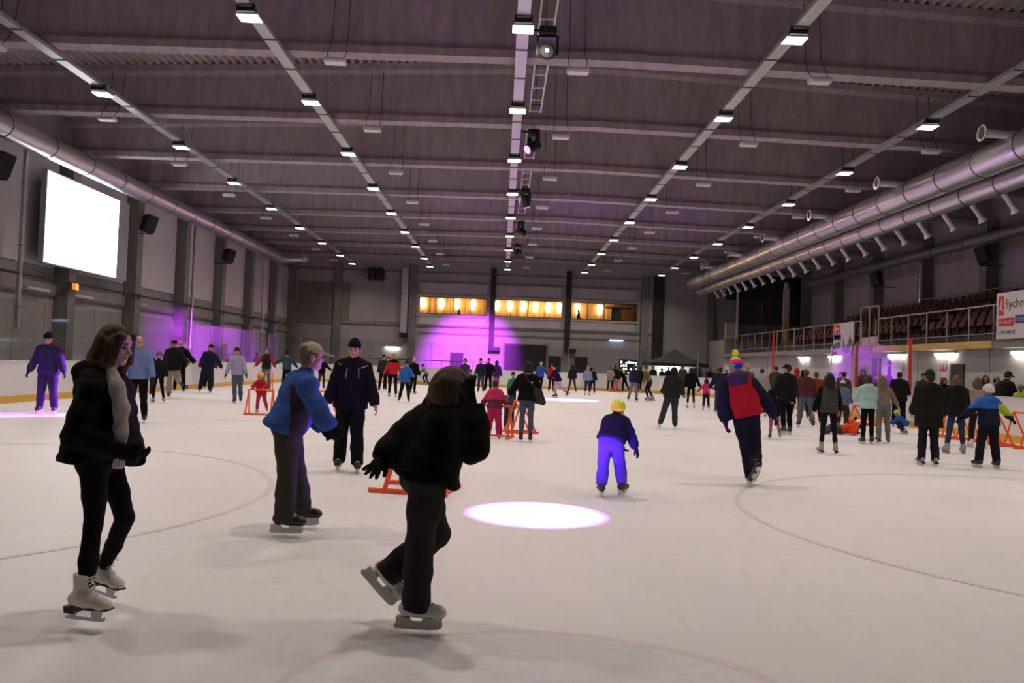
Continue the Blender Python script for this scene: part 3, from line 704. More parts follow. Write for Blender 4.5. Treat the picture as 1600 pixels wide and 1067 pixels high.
# lit drinks shelf left of the tent
p = at_depth(982, 583, 62)
sh = empty('lit_shelf', (p.x, 62, 0)); tag(sh, 'small glowing drinks shelf standing beyond the far boards', 'shelf')
MB().box(-.7, .7, 0, .4, 0, 2.3).build('shelf_case', BLACK, sh)
GL = mat('shelf glow', (1, 1, 1), 0.5, emit=(0.9, 1.0, 0.9), estr=2.6)
random.seed(3)
for i in range(4):
    for k in range(7):
        if random.random() < 0.62: MB().box(-.62 + k * .18, -.50 + k * .18, -.03, 0, 1.25 + i * .25, 1.25 + i * .25 + random.uniform(.08, .18)).build('lit_pack', GL, sh)

# ------------------------------------------------ cable trays, panel lights, hanging lamps, ladders
S_ROW = 6.15; LZ = 9.12; LX0 = 0.22
rows_l = [(LX0 - 2 * S_ROW, 'tray along the screen side'), (LX0 - S_ROW, 'second tray from the screen side'), (LX0, 'centre tray'), (LX0 + S_ROW, 'second tray from the gallery side'), (LX0 + 2 * S_ROW, 'tray along the gallery side')]
DIFF = mat('light panel diffuser', (1, 1, 1), 0.4, emit=(1.0, 0.93, 0.90), estr=6.0)
JOINT = mat('tray joint', (0.03, 0.03, 0.03), 0.6)
lamp0 = empty('panel_light')
MB().bbox(-0.25, 0.25, -0.22, 0.22, 0.0, 0.12, 0.02).build('housing', GREYM, lamp0)
MB().box(-0.2, 0.2, -0.32, -0.22, 0.03, 0.2).build('driver_box', BLACKM, lamp0)
MB().box(-0.235, 0.235, -0.205, 0.205, -0.012, 0.0).build('diffuser', DIFF, lamp0)
AL = bpy.data.lights.new('panel light', 'AREA'); AL.shape = 'RECTANGLE'; AL.size = 0.46; AL.size_y = 0.40
AL.energy = LAMP_POWER; AL.color = LAMP_COLOR; AL.spread = math.radians(137)
alo = link('panel_area_light', AL, lamp0); alo.location = (0, 0, -0.03)
first = True
for xr, nm in rows_l:
    yy = [18.4 + 6 * k for k in range(-2, 8)] + [65.4]
    t = empty('cable_tray'); tag(t, 'long zinc cable tray carrying lights, the ' + nm, 'cable tray')
    a = -4.0
    ti = 0
    while a < 66.5:
        b = min(a + 2.0, 66.6)
        seg = MB(); seg.box(xr - 0.145, xr + 0.145, a, b - 0.05, LZ + 0.14, LZ + 0.16); seg.box(xr - 0.145, xr - 0.135, a, b - .05, LZ + .16, LZ + .24); seg.box(xr + 0.135, xr + 0.145, a, b - .05, LZ + .16, LZ + .24)
        seg.build('tray_section', TRAYM, t)
        MB().box(xr - 0.16, xr + 0.16, b - 0.07, b + 0.02, LZ + 0.13, LZ + 0.142).build('tray_joint', JOINT, t)
        a = b
    for yb in BEAMS: MB().tube([(xr, yb, LZ + 0.24), (xr, yb, z_bot(xr) + .05)], 0.012, 6).build('tray_hanger', BLACKM, t)
    for y_ in yy:
        if first: o = lamp0; first = False
        else: o = copy_tree(lamp0)
        o.location = (xr, y_, LZ)
        tag(o, 'square white panel light glowing under the ' + nm, 'ceiling light', 'panel lights under the ' + nm)
# unlit lamps hanging on cables
UNLIT = mat('unlit lamp white', (0.55, 0.53, 0.56), 0.5)
hl0 = empty('hanging_lamp')
MB().bbox(-0.28, 0.28, -0.16, 0.16, 0, 0.1, 0.02).build('lamp_body', UNLIT, hl0)
MB().box(-0.26, 0.26, -0.14, 0.14, -0.02, 0).build('lamp_cover', WMETAL, hl0)
first = True
xn = {-13.0: 'beside the screen wall', -4.45: 'on the screen side of the centre tray', 1.67: 'just beside the centre tray', 7.8: 'between the two gallery-side trays', 13.8: 'near the big silver ducts'}
for xr in xn:
    for k in range(8):
        if k == 0:
            cz = z_top(xr) - 0.12 - 8.98; cabs = []
            for sx in (-.2, .2):
                me_ = MB().tube([(sx, 0, 0.1), (sx * 1.2, 0.2, 0.35), (sx, 0.5, 0.75), (sx, 0.70, cz)], 0.010, 5).mesh('lamp_cable'); me_.materials.append(BLACK); cabs.append(me_)
        o = hl0 if first else copy_tree(hl0); first = False
        if o is not hl0:
            for ch in list(o.children):
                if ch.name.startswith('lamp_cable'): bpy.data.objects.remove(ch)
        for me_ in cabs: link('lamp_cable', me_, o)
        o.location = (xr, 20.6 + 6 * k, 8.98)
        tag(o, 'unlit white lamp hanging on cables ' + xn[xr], 'hanging lamp', 'unlit lamps ' + xn[xr])
# ladders lying along the roof beside the centre tray
for k in range(6):
    y0 = BEAMS[3] + 6 * k + 0.4
    ld = empty('cable_ladder'); tag(ld, 'white cable ladder lying in roof bay number %s beside the centre tray' % ['one', 'two', 'three', 'four', 'five', 'six'][k], 'cable ladder')
    zz = 9.75
    for sx in (0.62, 0.98): MB().box(sx - 0.02, sx + 0.02, y0, y0 + 4.6, zz, zz + 0.06).build('ladder_rail', WMETAL, ld)
    for q in (0.6, 4.0): MB().tube([(0.8, y0 + q, zz + .06), (0.8, y0 + q, z_top(0.8) + .05)], 0.01, 5).build('ladder_hanger', BLACKM, ld)
    MB().box(0.60, 1.0, y0 + .58, y0 + .62, zz + .05, zz + .07).build('ladder_bracket', BLACKM, ld); MB().box(0.60, 1.0, y0 + 3.98, y0 + 4.02, zz + .05, zz + .07).build('ladder_bracket', BLACKM, ld)
    for q in range(5): MB().box(0.62, 0.98, y0 + 0.05 + q * 1.12, y0 + 0.09 + q * 1.12, zz + 0.01, zz + 0.05).build('ladder_rung', WMETAL, ld)

# ------------------------------------------------ moving head spotlights
LENSV = mat('violet lens', (0.3, 0.05, 0.6), 0.2, emit=(0.62, 0.12, 1.0), estr=6)
LENSW = mat('grey glass lens', (0.12, 0.13, 0.13), 0.12)
GLOW = mat('small white glow', (0.8, 0.9, 0.9), 0.3, emit=(0.8, 1.0, 0.97), estr=4.0)
LENSD = mat('dark lens', (0.02, 0.02, 0.03), 0.15)
def moving_head(X, Y, aim, lens, lab, energy=0, size=14, blend=0.25, color=VIOLET, scale=1.0):
    z = 9.1
    e = empty('moving_head_light', (X, Y, z)); tag(e, lab, 'spotlight')
    MB().bbox(-.2, .2, -.18, .18, 0.08, 0.28, 0.03).build('base', BLACKM, e)
    MB().tube([(0, 0, .28), (0, 0, .45)], 0.03, 8).build('clamp', GREYM, e)
    MB().box(0.36 - X, -.12, -.03, .03, 0.18, 0.23).build('mount_arm', BLACKM, e)
    pos = Vector((X, Y, z - 0.28)); d = (Vector(aim) - pos).normalized()
    yaw = math.atan2(-d.x, d.y) if abs(d.x) + abs(d.y) > 1e-3 else 0
    yk = MB(); yk.box(-.26, -.20, -.08, .08, -.38, .08); yk.box(.20, .26, -.08, .08, -.38, .08); yk.box(-.26, .26, -.08, .08, .04, .08)
    y_ = yk.build('yoke', BLACKM, e); y_.rotation_euler = (0, 0, yaw)
    h = MB().tube([(0, 0, .26), (0, 0, .22), (0, 0, -.05), (0, 0, -.22), (0, 0, -.27)], [.10, .17, .19, .17, .155], 20).build('lamp_head', BLACKM, e, smooth='auto')
    q = d.to_track_quat('-Z', 'Y'); h.rotation_mode = 'QUATERNION'; h.rotation_quaternion = q; h.location = (0, 0, -.28)
    MB().tube([(0, 0, -.262), (0, 0, -.285)], 0.14, 20).build('lens', lens, h, smooth='auto')
    if lens is LENSW: MB().tube([(0.01, .02, -.284), (0.01, .02, -.292)], 0.045, 14).build('lamp_glow', GLOW, h, smooth='auto')
    if energy:
        L = bpy.data.lights.new('stage beam', 'SPOT'); L.energy = energy; L.color = color; L.spot_size = math.radians(size); L.spot_blend = blend; L.shadow_soft_size = 0.06
        lo = link('stage_beam', L, h); lo.location = (0, 0, -.36)
    return e
pool = ground(838, 803)
moving_head(0.62, 10.0, pool, LENSV, 'black moving head light above the bright pool on the ice', 270000, 10.0, 0.55, (0.36, 0.05, 1.0))
poolL = ground(20, 648)
moving_head(0.80, 18.9, (0.5, 2.0, 3.4), LENSW, 'black moving head light with a white lens nearest the viewer')
moving_head(0.80, 27.2, poolL, LENSV, 'black moving head light with a violet lens under the second beam', 160000, 6.0, 0.4, (0.42, 0.06, 1.0))
moving_head(0.80, 36.3, ground(890, 625), LENSV, 'black moving head light pointing down behind the third beam', 120000, 16.5, 0.35, (0.42, 0.10, 1.0))
moving_head(0.80, 1.5, at_side(280, 538, -17.5), LENSV, 'black moving head light out over the near goal crease', 250000, 5.6, 1.0, (0.55, 0.05, 1.0))
moving_head(0.80, 44.6, at_side(1390, 612, 16.8), LENSD, 'black moving head light with its back to the viewer', 17000, 9, 1.0)
moving_head(0.80, 53.0, at_depth(735, 568, WALL_B), LENSD, 'black moving head light farthest down the centre tray', 105000, 31, 1.0, (0.60, 0.06, 1.0))
# ================================================================== PEOPLE: distance-field modelling
def V(*a): return np.array(a[0] if len(a) == 1 else a, dtype=np.float64)
def nrm(v): v = np.asarray(v, float); return v / (np.linalg.norm(v) + 1e-12)
class SDF:
    """signed distance grid with smooth unions; every primitive touches only its own neighbourhood"""
    def __init__(s, lo, hi, vox):
        s.vox = vox; s.lo = np.asarray(lo, float) - 3 * vox
        s.n = np.maximum(np.ceil((np.asarray(hi, float) + 3 * vox - s.lo) / vox).astype(int) + 1, 4)
        s.d = np.full(s.n, 1.0, dtype=np.float32)
    def _box(s, lo, hi):
        i0 = np.clip(np.floor((lo - s.lo) / s.vox).astype(int), 0, s.n); i1 = np.clip(np.ceil((hi - s.lo) / s.vox).astype(int) + 1, 0, s.n)
        if np.any(i1 <= i0): return None
        ax = [(s.lo[k] + s.vox * np.arange(i0[k], i1[k])).astype(np.float32) for k in range(3)]
        return (slice(i0[0], i1[0]), slice(i0[1], i1[1]), slice(i0[2], i1[2])), ax[0][:, None, None], ax[1][None, :, None], ax[2][None, None, :]
    def _mix(s, sl, q, k):
        d = s.d[sl]
        if k <= 0: s.d[sl] = np.minimum(d, q); return
        h = np.maximum(k - np.abs(d - q), 0) / k
        s.d[sl] = np.minimum(d, q) - h * h * k * 0.25
    def cap(s, a, b, ra, rb=None, k=0.02):
        rb = ra if rb is None else rb; a = np.asarray(a, float); b = np.asarray(b, float)
        m = max(ra, rb) + k + 2 * s.vox
        r = s._box(np.minimum(a, b) - m, np.maximum(a, b) + m)
        if r is None: return
        sl, X, Y, Z = r; ab = b - a; L2 = float(ab @ ab) + 1e-12
        x, y, z = X - a[0], Y - a[1], Z - a[2]
        t = np.clip((x * ab[0] + y * ab[1] + z * ab[2]) / L2, 0, 1)
        q = np.sqrt((x - t * ab[0]) ** 2 + (y - t * ab[1]) ** 2 + (z - t * ab[2]) ** 2) - (ra + t * (rb - ra))
        s._mix(sl, q.astype(np.float32), k)
    def chain(s, pts, rs, k=0.02):
        for i in range(len(pts) - 1): s.cap(pts[i], pts[i + 1], rs[i], rs[i + 1], k)
    def ell(s, c, r, A=None, k=0.02, sub=False):
        c = np.asarray(c, float); r = np.asarray(r, float); A = np.eye(3) if A is None else np.asarray(A, float)  # rows = axes
        m = r.max() + k + 2 * s.vox
        b = s._box(c - m, c + m)
        if b is None: return
        sl, X, Y, Z = b; x, y, z = X - c[0], Y - c[1], Z - c[2]
        u = [(x * A[i, 0] + y * A[i, 1] + z * A[i, 2]) / r[i] for i in range(3)]
        k0 = np.sqrt(u[0] ** 2 + u[1] ** 2 + u[2] ** 2); k1 = np.sqrt((u[0] / r[0]) ** 2 + (u[1] / r[1]) ** 2 + (u[2] / r[2]) ** 2) + 1e-9
        q = (k0 * (k0 - 1) / k1).astype(np.float32)
        if sub:
            d = s.d[sl]; q = -q; h = np.maximum(k - np.abs(d - q), 0) / max(k, 1e-6); s.d[sl] = np.maximum(d, q) + h * h * k * 0.25
        else: s._mix(sl, q, k)
    def merge(s, o, k):
        h = np.maximum(k - np.abs(s.d - o.d), 0) / k; s.d = np.minimum(s.d, o.d) - h * h * k * 0.25
    def sub(s): 
        o = SDF.__new__(SDF); o.vox, o.lo, o.n = s.vox, s.lo, s.n; o.d = np.full(s.n, 1.0, dtype=np.float32); return o
    def cut(s, p, n, k=0.0, near=None):
        """remove what lies on the +n side of the plane (optionally only near a point)"""
        sl, X, Y, Z = s._box(s.lo, s.lo + s.vox * s.n) if near is None else (s._box(np.asarray(near[0]) - near[1], np.asarray(near[0]) + near[1]) or (None,) * 4)
        if sl is None: return
        n = nrm(n); q = ((X - p[0]) * n[0] + (Y - p[1]) * n[1] + (Z - p[2]) * n[2]).astype(np.float32)
        d = s.d[sl]
        if k > 0:
            h = np.maximum(k - np.abs(d - q), 0) / k; s.d[sl] = np.maximum(d, q) + h * h * k * 0.25
        else: s.d[sl] = np.maximum(d, q)
    def wrinkle(s, amp, fr, seed=0, stretch=(1, 1, 1)):
        rng = np.random.RandomState(abs(seed)); sl, X, Y, Z = s._box(s.lo, s.lo + s.vox * s.n)
        o = 0
        for i in range(4):
            kx, ky, kz = nrm(rng.randn(3)) * fr * (0.7 + 0.5 * i) * np.asarray(stretch); o = o + np.sin(X * kx + Y * ky + Z * kz + rng.rand() * 6.28 + 1.3 * np.sin(X * ky * .6 + Z * kx * .5)) / (1 + 0.5 * i)
        s.d = s.d + (o * amp * 0.5).astype(np.float32)
    def ribs(s, axis, org, pitch, amp):
        sl, X, Y, Z = s._box(s.lo, s.lo + s.vox * s.n); a = nrm(axis)
        t = (X - org[0]) * a[0] + (Y - org[1]) * a[1] + (Z - org[2]) * a[2]
        s.d = s.d + (amp * (1 - np.abs(np.sin(t * np.pi / pitch))) ** 2).astype(np.float32)
    def nets(s, smooth=1):
        d = s.d; sg = d < 0
        nx, ny, nz = d.shape
        c = sg[:-1, :-1, :-1].astype(np.int8)
        for o in ((1,0,0),(0,1,0),(0,0,1),(1,1,0),(1,0,1),(0,1,1),(1,1,1)):
            c = c + sg[o[0]:nx-1+o[0], o[1]:ny-1+o[1], o[2]:nz-1+o[2]]
        act = (c > 0) & (c < 8)
        I = np.argwhere(act)
        if len(I) == 0: return None
        idx = np.full(act.shape, -1, dtype=np.int32); idx[act] = np.arange(len(I))
        cs = [(0,0,0),(1,0,0),(0,1,0),(1,1,0),(0,0,1),(1,0,1),(0,1,1),(1,1,1)]
        cv = np.stack([d[I[:,0]+a, I[:,1]+b, I[:,2]+e] for a, b, e in cs], 1).astype(np.float64)
        cs = np.array(cs, float); acc = np.zeros((len(I), 3)); cnt = np.zeros(len(I))
        for a, b in ((0,1),(2,3),(4,5),(6,7),(0,2),(1,3),(4,6),(5,7),(0,4),(1,5),(2,6),(3,7)):
            va, vb = cv[:, a], cv[:, b]; m = (va < 0) != (vb < 0)
            t = np.where(m, va / np.where(m, va - vb, 1), 0)
            acc += np.where(m[:, None], cs[a] + t[:, None] * (cs[b] - cs[a]), 0); cnt += m
        P = (I + acc / cnt[:, None]) * s.vox + s.lo
        Q = []
        for ax in range(3):
            sl0 = [slice(1, -1)] * 3; sl1 = [slice(1, -1)] * 3
            sl0[ax] = slice(0, -1); sl1[ax] = slice(1, None)
            a, b = sg[tuple(sl0)], sg[tuple(sl1)]
            E = np.argwhere(a != b); 
            if len(E) == 0: continue
            flip = a[E[:,0], E[:,1], E[:,2]]
            g = E.copy(); 
            for q in range(3):
                if q != ax: g[:, q] += 1
            u, w_ = (ax + 1) % 3, (ax + 2) % 3
            def cell(du, dw):
                h = g.copy(); h[:, u] -= du; h[:, w_] -= dw; return idx[h[:,0], h[:,1], h[:,2]]
            f = np.stack([cell(1, 1), cell(0, 1), cell(0, 0), cell(1, 0)], 1)
            f[~flip] = f[~flip][:, ::-1]
            Q.append(f)
        Q = np.concatenate(Q); Q = Q[(Q >= 0).all(1)]
        for _ in range(smooth):
            A = np.zeros_like(P); N = np.zeros(len(P))
            for i in range(4):
                a, b = Q[:, i], Q[:, (i + 1) % 4]
                for x in range(3):
                    A[:, x] += np.bincount(a, P[b, x], len(P)) + np.bincount(b, P[a, x], len(P))
                N += np.bincount(a, minlength=len(P)) + np.bincount(b, minlength=len(P))
            P = P * 0.5 + 0.5 * A / np.maximum(N, 1)[:, None]
        return P, Q
def np_mesh(name, P, Q, mats, paint=None):
    me = bpy.data.meshes.new(name)
    me.vertices.add(len(P)); me.vertices.foreach_set('co', np.ascontiguousarray(P, dtype=np.float32).ravel())
    me.loops.add(len(Q) * 4); me.loops.foreach_set('vertex_index', np.ascontiguousarray(Q, dtype=np.int32).ravel())
    me.polygons.add(len(Q)); me.polygons.foreach_set('loop_start', np.arange(0, len(Q) * 4, 4, dtype=np.int32))
    me.polygons.foreach_set('use_smooth', np.ones(len(Q), dtype=bool))
    for m in mats: me.materials.append(m)
    if paint is not None:
        me.polygons.foreach_set('material_index', paint.astype(np.int32))
    me.update(calc_edges=True)
    return me
NTRI = [0]
def sdf_obj(name, s, mats, parent, base, smooth=1, paint=None):
    r = s.nets(smooth)
    if r is None: return None
    P, Q = r; NTRI[0] += 2 * len(Q)
    pi = paint(P[Q].mean(1)) if paint else None
    me = np_mesh(name, P - np.asarray(base), Q, mats, pi)
    return link(name, me, parent)

def cloth(col, rough=0.9, var=0.10, scale=14.0, name=None):
    key = name or 'cloth %.3f %.3f %.3f' % tuple(col)
    return mat(key, col, rough, var=var, scale=scale, bump=0.25, spec=0.15)
SKIN = mat('skin', (0.52, 0.29, 0.22), 0.55, spec=0.3)
LIP = mat('lips', (0.42, 0.13, 0.12), 0.5)
BROW = mat('eyebrow', (0.05, 0.03, 0.02), 0.8)
EYEW = mat('eye white', (0.42, 0.38, 0.36), 0.3); EYED = mat('iris', (0.03, 0.02, 0.015), 0.2)
def hairm(col): return mat('hair %.3f %.3f %.3f' % tuple(col), col, 0.55, var=0.35, scale=30, stretch=(3, 3, 0.4), bump=0.4, spec=0.3)

# ------------------------------------------------ skates (shared meshes)
STEEL = mat('blade steel', (0.45, 0.45, 0.46), 0.3, 0.9)
SOLEB = mat('black sole', (0.012, 0.012, 0.012), 0.5)
LACEW = mat('white lace', (0.75, 0.73, 0.70), 0.8)
LACEP = mat('pink lace', (0.65, 0.08, 0.30), 0.8)
SKATES = {}
ANK = 0.165      # ankle joint above the ice for a 1.75 m person
def boot_mesh(kind, vox, m):
    s = SDF((-0.13, -0.075, -0.12), (0.22, 0.075, 0.13), vox)
    if kind == 'figure':
        s.cap((-0.015, 0, 0.12), (-0.01, 0, -0.01), 0.051, 0.046, 0.02)
        s.cap((-0.055, 0, -0.045), (0.03, 0, -0.055), 0.042, 0.044, 0.03)
        s.cap((0.0, 0, -0.03), (0.125, 0, -0.062), 0.046, 0.036, 0.03)
        s.ell((0.13, 0, -0.068), (0.055, 0.044, 0.034), k=0.02)
        s.cut((0, 0, 0.10), (0.12, 0, 1), 0.01); s.cut((0, 0, -0.088), (0, 0, -1), 0.004)
    elif kind == 'shoe':
        s.cap((-0.01, 0, 0.03), (-0.01, 0, -0.08), 0.045, 0.045, 0.02); s.cap((-0.05, 0, -0.125 + .045), (0.12, 0, -0.125 + .03), 0.045, 0.036, 0.03)
    else:
        s.cap((-0.02, 0, 0.10), (-0.012, 0, -0.01), 0.054, 0.050, 0.02)
        s.cap((-0.06, 0, -0.04), (0.03, 0, -0.05), 0.046, 0.046, 0.03)
        s.cap((0.0, 0, -0.03), (0.12, 0, -0.055), 0.048, 0.042, 0.03)
        s.ell((0.135, 0, -0.058), (0.055, 0.048, 0.042), k=0.02)
        s.cut((0, 0, 0.055), (0.2, 0, 1), 0.01); s.cut((0, 0, -0.094), (0, 0, -1), 0.004)
        if kind == 'rental': s.ell((-0.005, 0, 0.02), (0.062, 0.06, 0.085), k=0.03); s.ell((0.06, 0, -0.03), (0.05, 0.056, 0.05), k=0.03)
    P, Q = s.nets(1); NTRI[0] += 2 * len(Q)
    return np_mesh('skate', P, Q, [m])
def lace_mesh(kind, m, hi):
    b = MB(); n = 7 if hi else 3
    pts = []
    for k in range(n):
        t = k / (n - 1)
        if kind == 'figure': c = V(0.04 + 0.05 * (1 - t) , 0, -0.02 + 0.10 * t) if t > 0.4 else V(0.09 - 0.02 * t, 0, -0.022 + 0.04 * t)
        else: c = V(0.10 - 0.075 * t, 0, -0.012 + 0.075 * t)
        w_ = 0.022
        b.tube([(c[0] - .012, -w_ - .008, c[2] - .008), (c[0] + 0.002, -w_ * .4, c[2] + .006), (c[0] + 0.002, w_ * .4, c[2] + .006), (c[0] - .012, w_ + .008, c[2] - .008)], 0.0042 if hi else 0.006, 6)
        pts.append(c)
    if hi:
        for sy in (-1, 1): b.tube([pts[-1] + V(0, 0, .005), pts[-1] + V(.028, .018 * sy, .012), pts[-1] + V(.034, .03 * sy, -.014), pts[-1] + V(.01, .012 * sy, -.005)], 0.0038, 6)
    me = b.mesh('laces', 'auto'); me.materials.append(m); return me
def blade_mesh(kind):
    b = MB(); z = -ANK
    if kind == 'figure':
        b.prism([(-.115, z + .004), (-.09, z), (.12, z), (.145, z + .008), (.15, z + .02), (.145, z + .03), (.13, z + .02), (-.11, z + .02)], -.0022, .0022)
        b.prism([(-.085, z + .018), (-.045, z + .018), (-.035, -.122), (-.10, -.122)], -.003, .003)
        b.prism([(.06, z + .018), (.12, z + .018), (.135, -.092), (.05, -.092)], -.003, .003)
    else:
        b.prism([(-.13, z + .014), (-.12, z + .002), (-.06, z), (.09, z), (.14, z + .004), (.165, z + .018), (.16, z + .03), (-.13, z + .03)], -.0025, .0025)
    me = b.mesh('blade'); me.materials.append(STEEL); return me
def holder_mesh(kind, m):
    b = MB(); z = -ANK
    if kind == 'figure':
        b.prism([(-.105, -.088), (-.03, -.088), (-.035, -.125), (-.10, -.125)], -.034, .034)
        b.prism([(-.105, -.084), (.0, -.084), (.175, -.084), (.18, -.092), (.0, -.096), (-.105, -.094)], -.036, .036)
    else:
        b.prism([(-.12, z + .026), (.155, z + .026), (.165, z + .034), (.16, -.095), (.05, -.095), (.035, z + .047), (-.02, z + .047), (-.035, -.095), (-.115, -.095)], -.011, .011)
        b.prism([(-.115, -.097), (-.03, -.097), (-.03, -.089), (-.115, -.089)], -.03, .03); b.prism([(.045, -.097), (.165, -.097), (.165, -.089), (.045, -.089)], -.032, .032)
    me = b.mesh('blade_holder'); me.materials.append(m); return me
def skate_parts(style, hi):
    key = (style, hi)
    if key in SKATES: return SKATES[key]
    st = {'white': ('figure', (0.70, 0.66, 0.60), SOLEB, LACEW), 'black': ('hockey', (0.018, 0.017, 0.018), 'w', LACEW), 'pink': ('hockey', (0.68, 0.66, 0.64), 'w', LACEP),
          'grey': ('rental', (0.30, 0.31, 0.33), 'g', LACEW), 'brown': ('figure', (0.10, 0.07, 0.06), SOLEB, LACEW), 'tan': ('figure', (0.40, 0.30, 0.28), SOLEB, LACEW), 'shoe': ('shoe', (0.015, 0.014, 0.014), None, None)}[style]
    kind = st[0]; bm_ = mat('boot ' + style, st[1], 0.45)
    hm = {'w': mat('white blade holder', (0.66, 0.64, 0.58), 0.4), 'g': mat('grey blade holder', (0.2, 0.2, 0.22), 0.4)}.get(st[2], st[2]) if not isinstance(st[2], bpy.types.Material) else st[2]
    r = {'skate': boot_mesh(kind, 0.0055 if hi else 0.014, bm_)}
    if kind != 'shoe':
        r['blade'] = blade_mesh(kind); r['blade_holder'] = holder_mesh(kind, hm); r['laces'] = lace_mesh(kind, st[3], hi)
    SKATES[key] = r
    return r
def put_skate(style, hi, parent, pos, fwd, up, sc):
    r = skate_parts(style, hi)
    fwd = nrm(fwd); up = nrm(np.asarray(up) - fwd * np.dot(up, fwd)); lf = np.cross(up, fwd)
    M = Matrix(((fwd[0], lf[0], up[0], pos[0]), (fwd[1], lf[1], up[1], pos[1]), (fwd[2], lf[2], up[2], pos[2]), (0, 0, 0, 1))) @ Matrix.Scale(sc, 4)
    o = link('shoe' if style == 'shoe' else 'skate', r['skate'], parent); o.matrix_local = M
    for k in ('blade_holder', 'blade', 'laces'):
        if k in r and not (k == 'laces' and not hi): link(k, r[k], o)
    return o

# ------------------------------------------------ pose
def rot(v, axis, deg):
    a = math.radians(deg); axis = nrm(axis); v = np.asarray(v, float)
    return v * math.cos(a) + np.cross(axis, v) * math.sin(a) + axis * np.dot(axis, v) * (1 - math.cos(a))
UP = V(0, 0, 1.0)
def pose(heading, lean=6, side=0, L=(8, 14, 4), R=(-4, 10, 4), AL=(5, 12, 15), AR=(5, 12, 15), head=(0, 0), twist=0, child=False, hunch=0):
    """joint positions for a body of height 1; angles in degrees; heading 0 looks away from the camera, 90 to the picture's right"""
    a = math.radians(heading); f = V(math.sin(a), math.cos(a), 0); r = V(math.cos(a), -math.sin(a), 0)
    J = {'f': f, 'r': r}
    hw = 0.05
    for n, (p, k, s), sg in (('L', L, -1), ('R', R, 1)):
        h = r * sg * hw
        def dr(ang):
            v = -UP * math.cos(math.radians(ang)) + f * math.sin(math.radians(ang)); return nrm(v * math.cos(math.radians(s)) + r * sg * math.sin(math.radians(s)))
        kn = h + dr(p) * 0.245; an = kn + dr(p - k) * 0.235
        J['hip' + n], J['kn' + n], J['an' + n] = h, kn, an; J['shin' + n] = p - k
    ax = nrm(UP * math.cos(math.radians(lean)) + f * math.sin(math.radians(lean)) + r * math.sin(math.radians(side)))
    J['pel'] = V(0, 0, 0.0); tl = 0.30 if not child else 0.29
    J['neck'] = ax * tl
    rs = rot(r, UP, -twist); rs = nrm(rs - ax * np.dot(rs, ax)); J['rs'] = rs; J['ax'] = ax
    fs = np.cross(ax, rs) * -1; fs = nrm(np.cross(UP, rs)) if False else nrm(rot(f, UP, -twist))
    for n, A_, sg in (('L', AL, -1), ('R', AR, 1)):
        sh = J['neck'] - ax * 0.03 + rs * sg * (0.098 if not child else 0.09)
        p, ab, el = A_[:3]; tw = A_[3] if len(A_) > 3 else 0
        def dr(ang, abd):
            v = -UP * math.cos(math.radians(ang)) + fs * math.sin(math.radians(ang)); return nrm(v * math.cos(math.radians(abd)) + rs * sg * math.sin(math.radians(abd)))
        e = sh + dr(p, ab) * 0.165; w_ = e + dr(p + el, ab - tw) * 0.145
        J['sh' + n], J['el' + n], J['wr' + n] = sh, e, w_
    hy, hp = head
    hp = -hp
    hf = rot(rot(fs, UP, -hy), rs, hp); hu = nrm(UP * 0.8 + ax * 0.35); hu = rot(hu, np.cross(hf, hu), 0)
    hu = nrm(rot(UP * 0.85 + ax * 0.3, rs, hp)); hf = nrm(hf - hu * np.dot(hf, hu))
    J['hf'], J['hu'] = hf, hu
    J['head'] = J['neck'] + nrm(ax * 0.6 + hu * 0.4) * 0.03 + hu * (0.085 if not child else 0.10)
    return J

# ------------------------------------------------ body and clothes
def hand(s, W_, d, nrmal, lat, g, sc, fine, curl=25, splay=.1):
    """palm, four fingers and a thumb; g = extra thickness (glove); lat points to the thumb side"""
    d = nrm(d); lat = nrm(lat - d * np.dot(lat, d)); n = nrm(np.cross(d, lat))
    if np.dot(n, nrmal) < 0: n = -n
    A = np.stack([d, lat, n])
    s.cap(W_, W_ + d * .03 * sc, .026 * sc + g, .027 * sc + g, .015)
    s.ell(W_ + d * .055 * sc, (.052 * sc + g, .042 * sc + g, .017 * sc + g), A, .012)
    for i, (o, L_) in enumerate(((.031, .066), (.011, .076), (-.010, .072), (-.030, .058))):
        p = W_ + d * .092 * sc + lat * o * sc; a = curl * (0.8 + 0.15 * i); dd = nrm(rot(d, np.cross(d, n), a * .5) + lat * (o / .031) * splay)
        q = [p]
        for sgm in (.45, .32, .23):
            p = p + dd * L_ * sgm * sc; q.append(p); dd = rot(dd, np.cross(d, n), a)
        rr = .0085 * sc + g * .75
        s.chain(q, [rr * 1.08, rr, rr * .92, rr * .82], .006 if fine else .012)
    p = W_ + d * .03 * sc + lat * .033 * sc; td = nrm(d * .75 + lat * .62 + n * .25); p1 = p + td * .042 * sc; p2 = p1 + nrm(td + d * .7 + n * .2) * .034 * sc
    s.chain([p, p1, p2], [.013 * sc + g, .011 * sc + g * .8, .009 * sc + g * .7], .008)

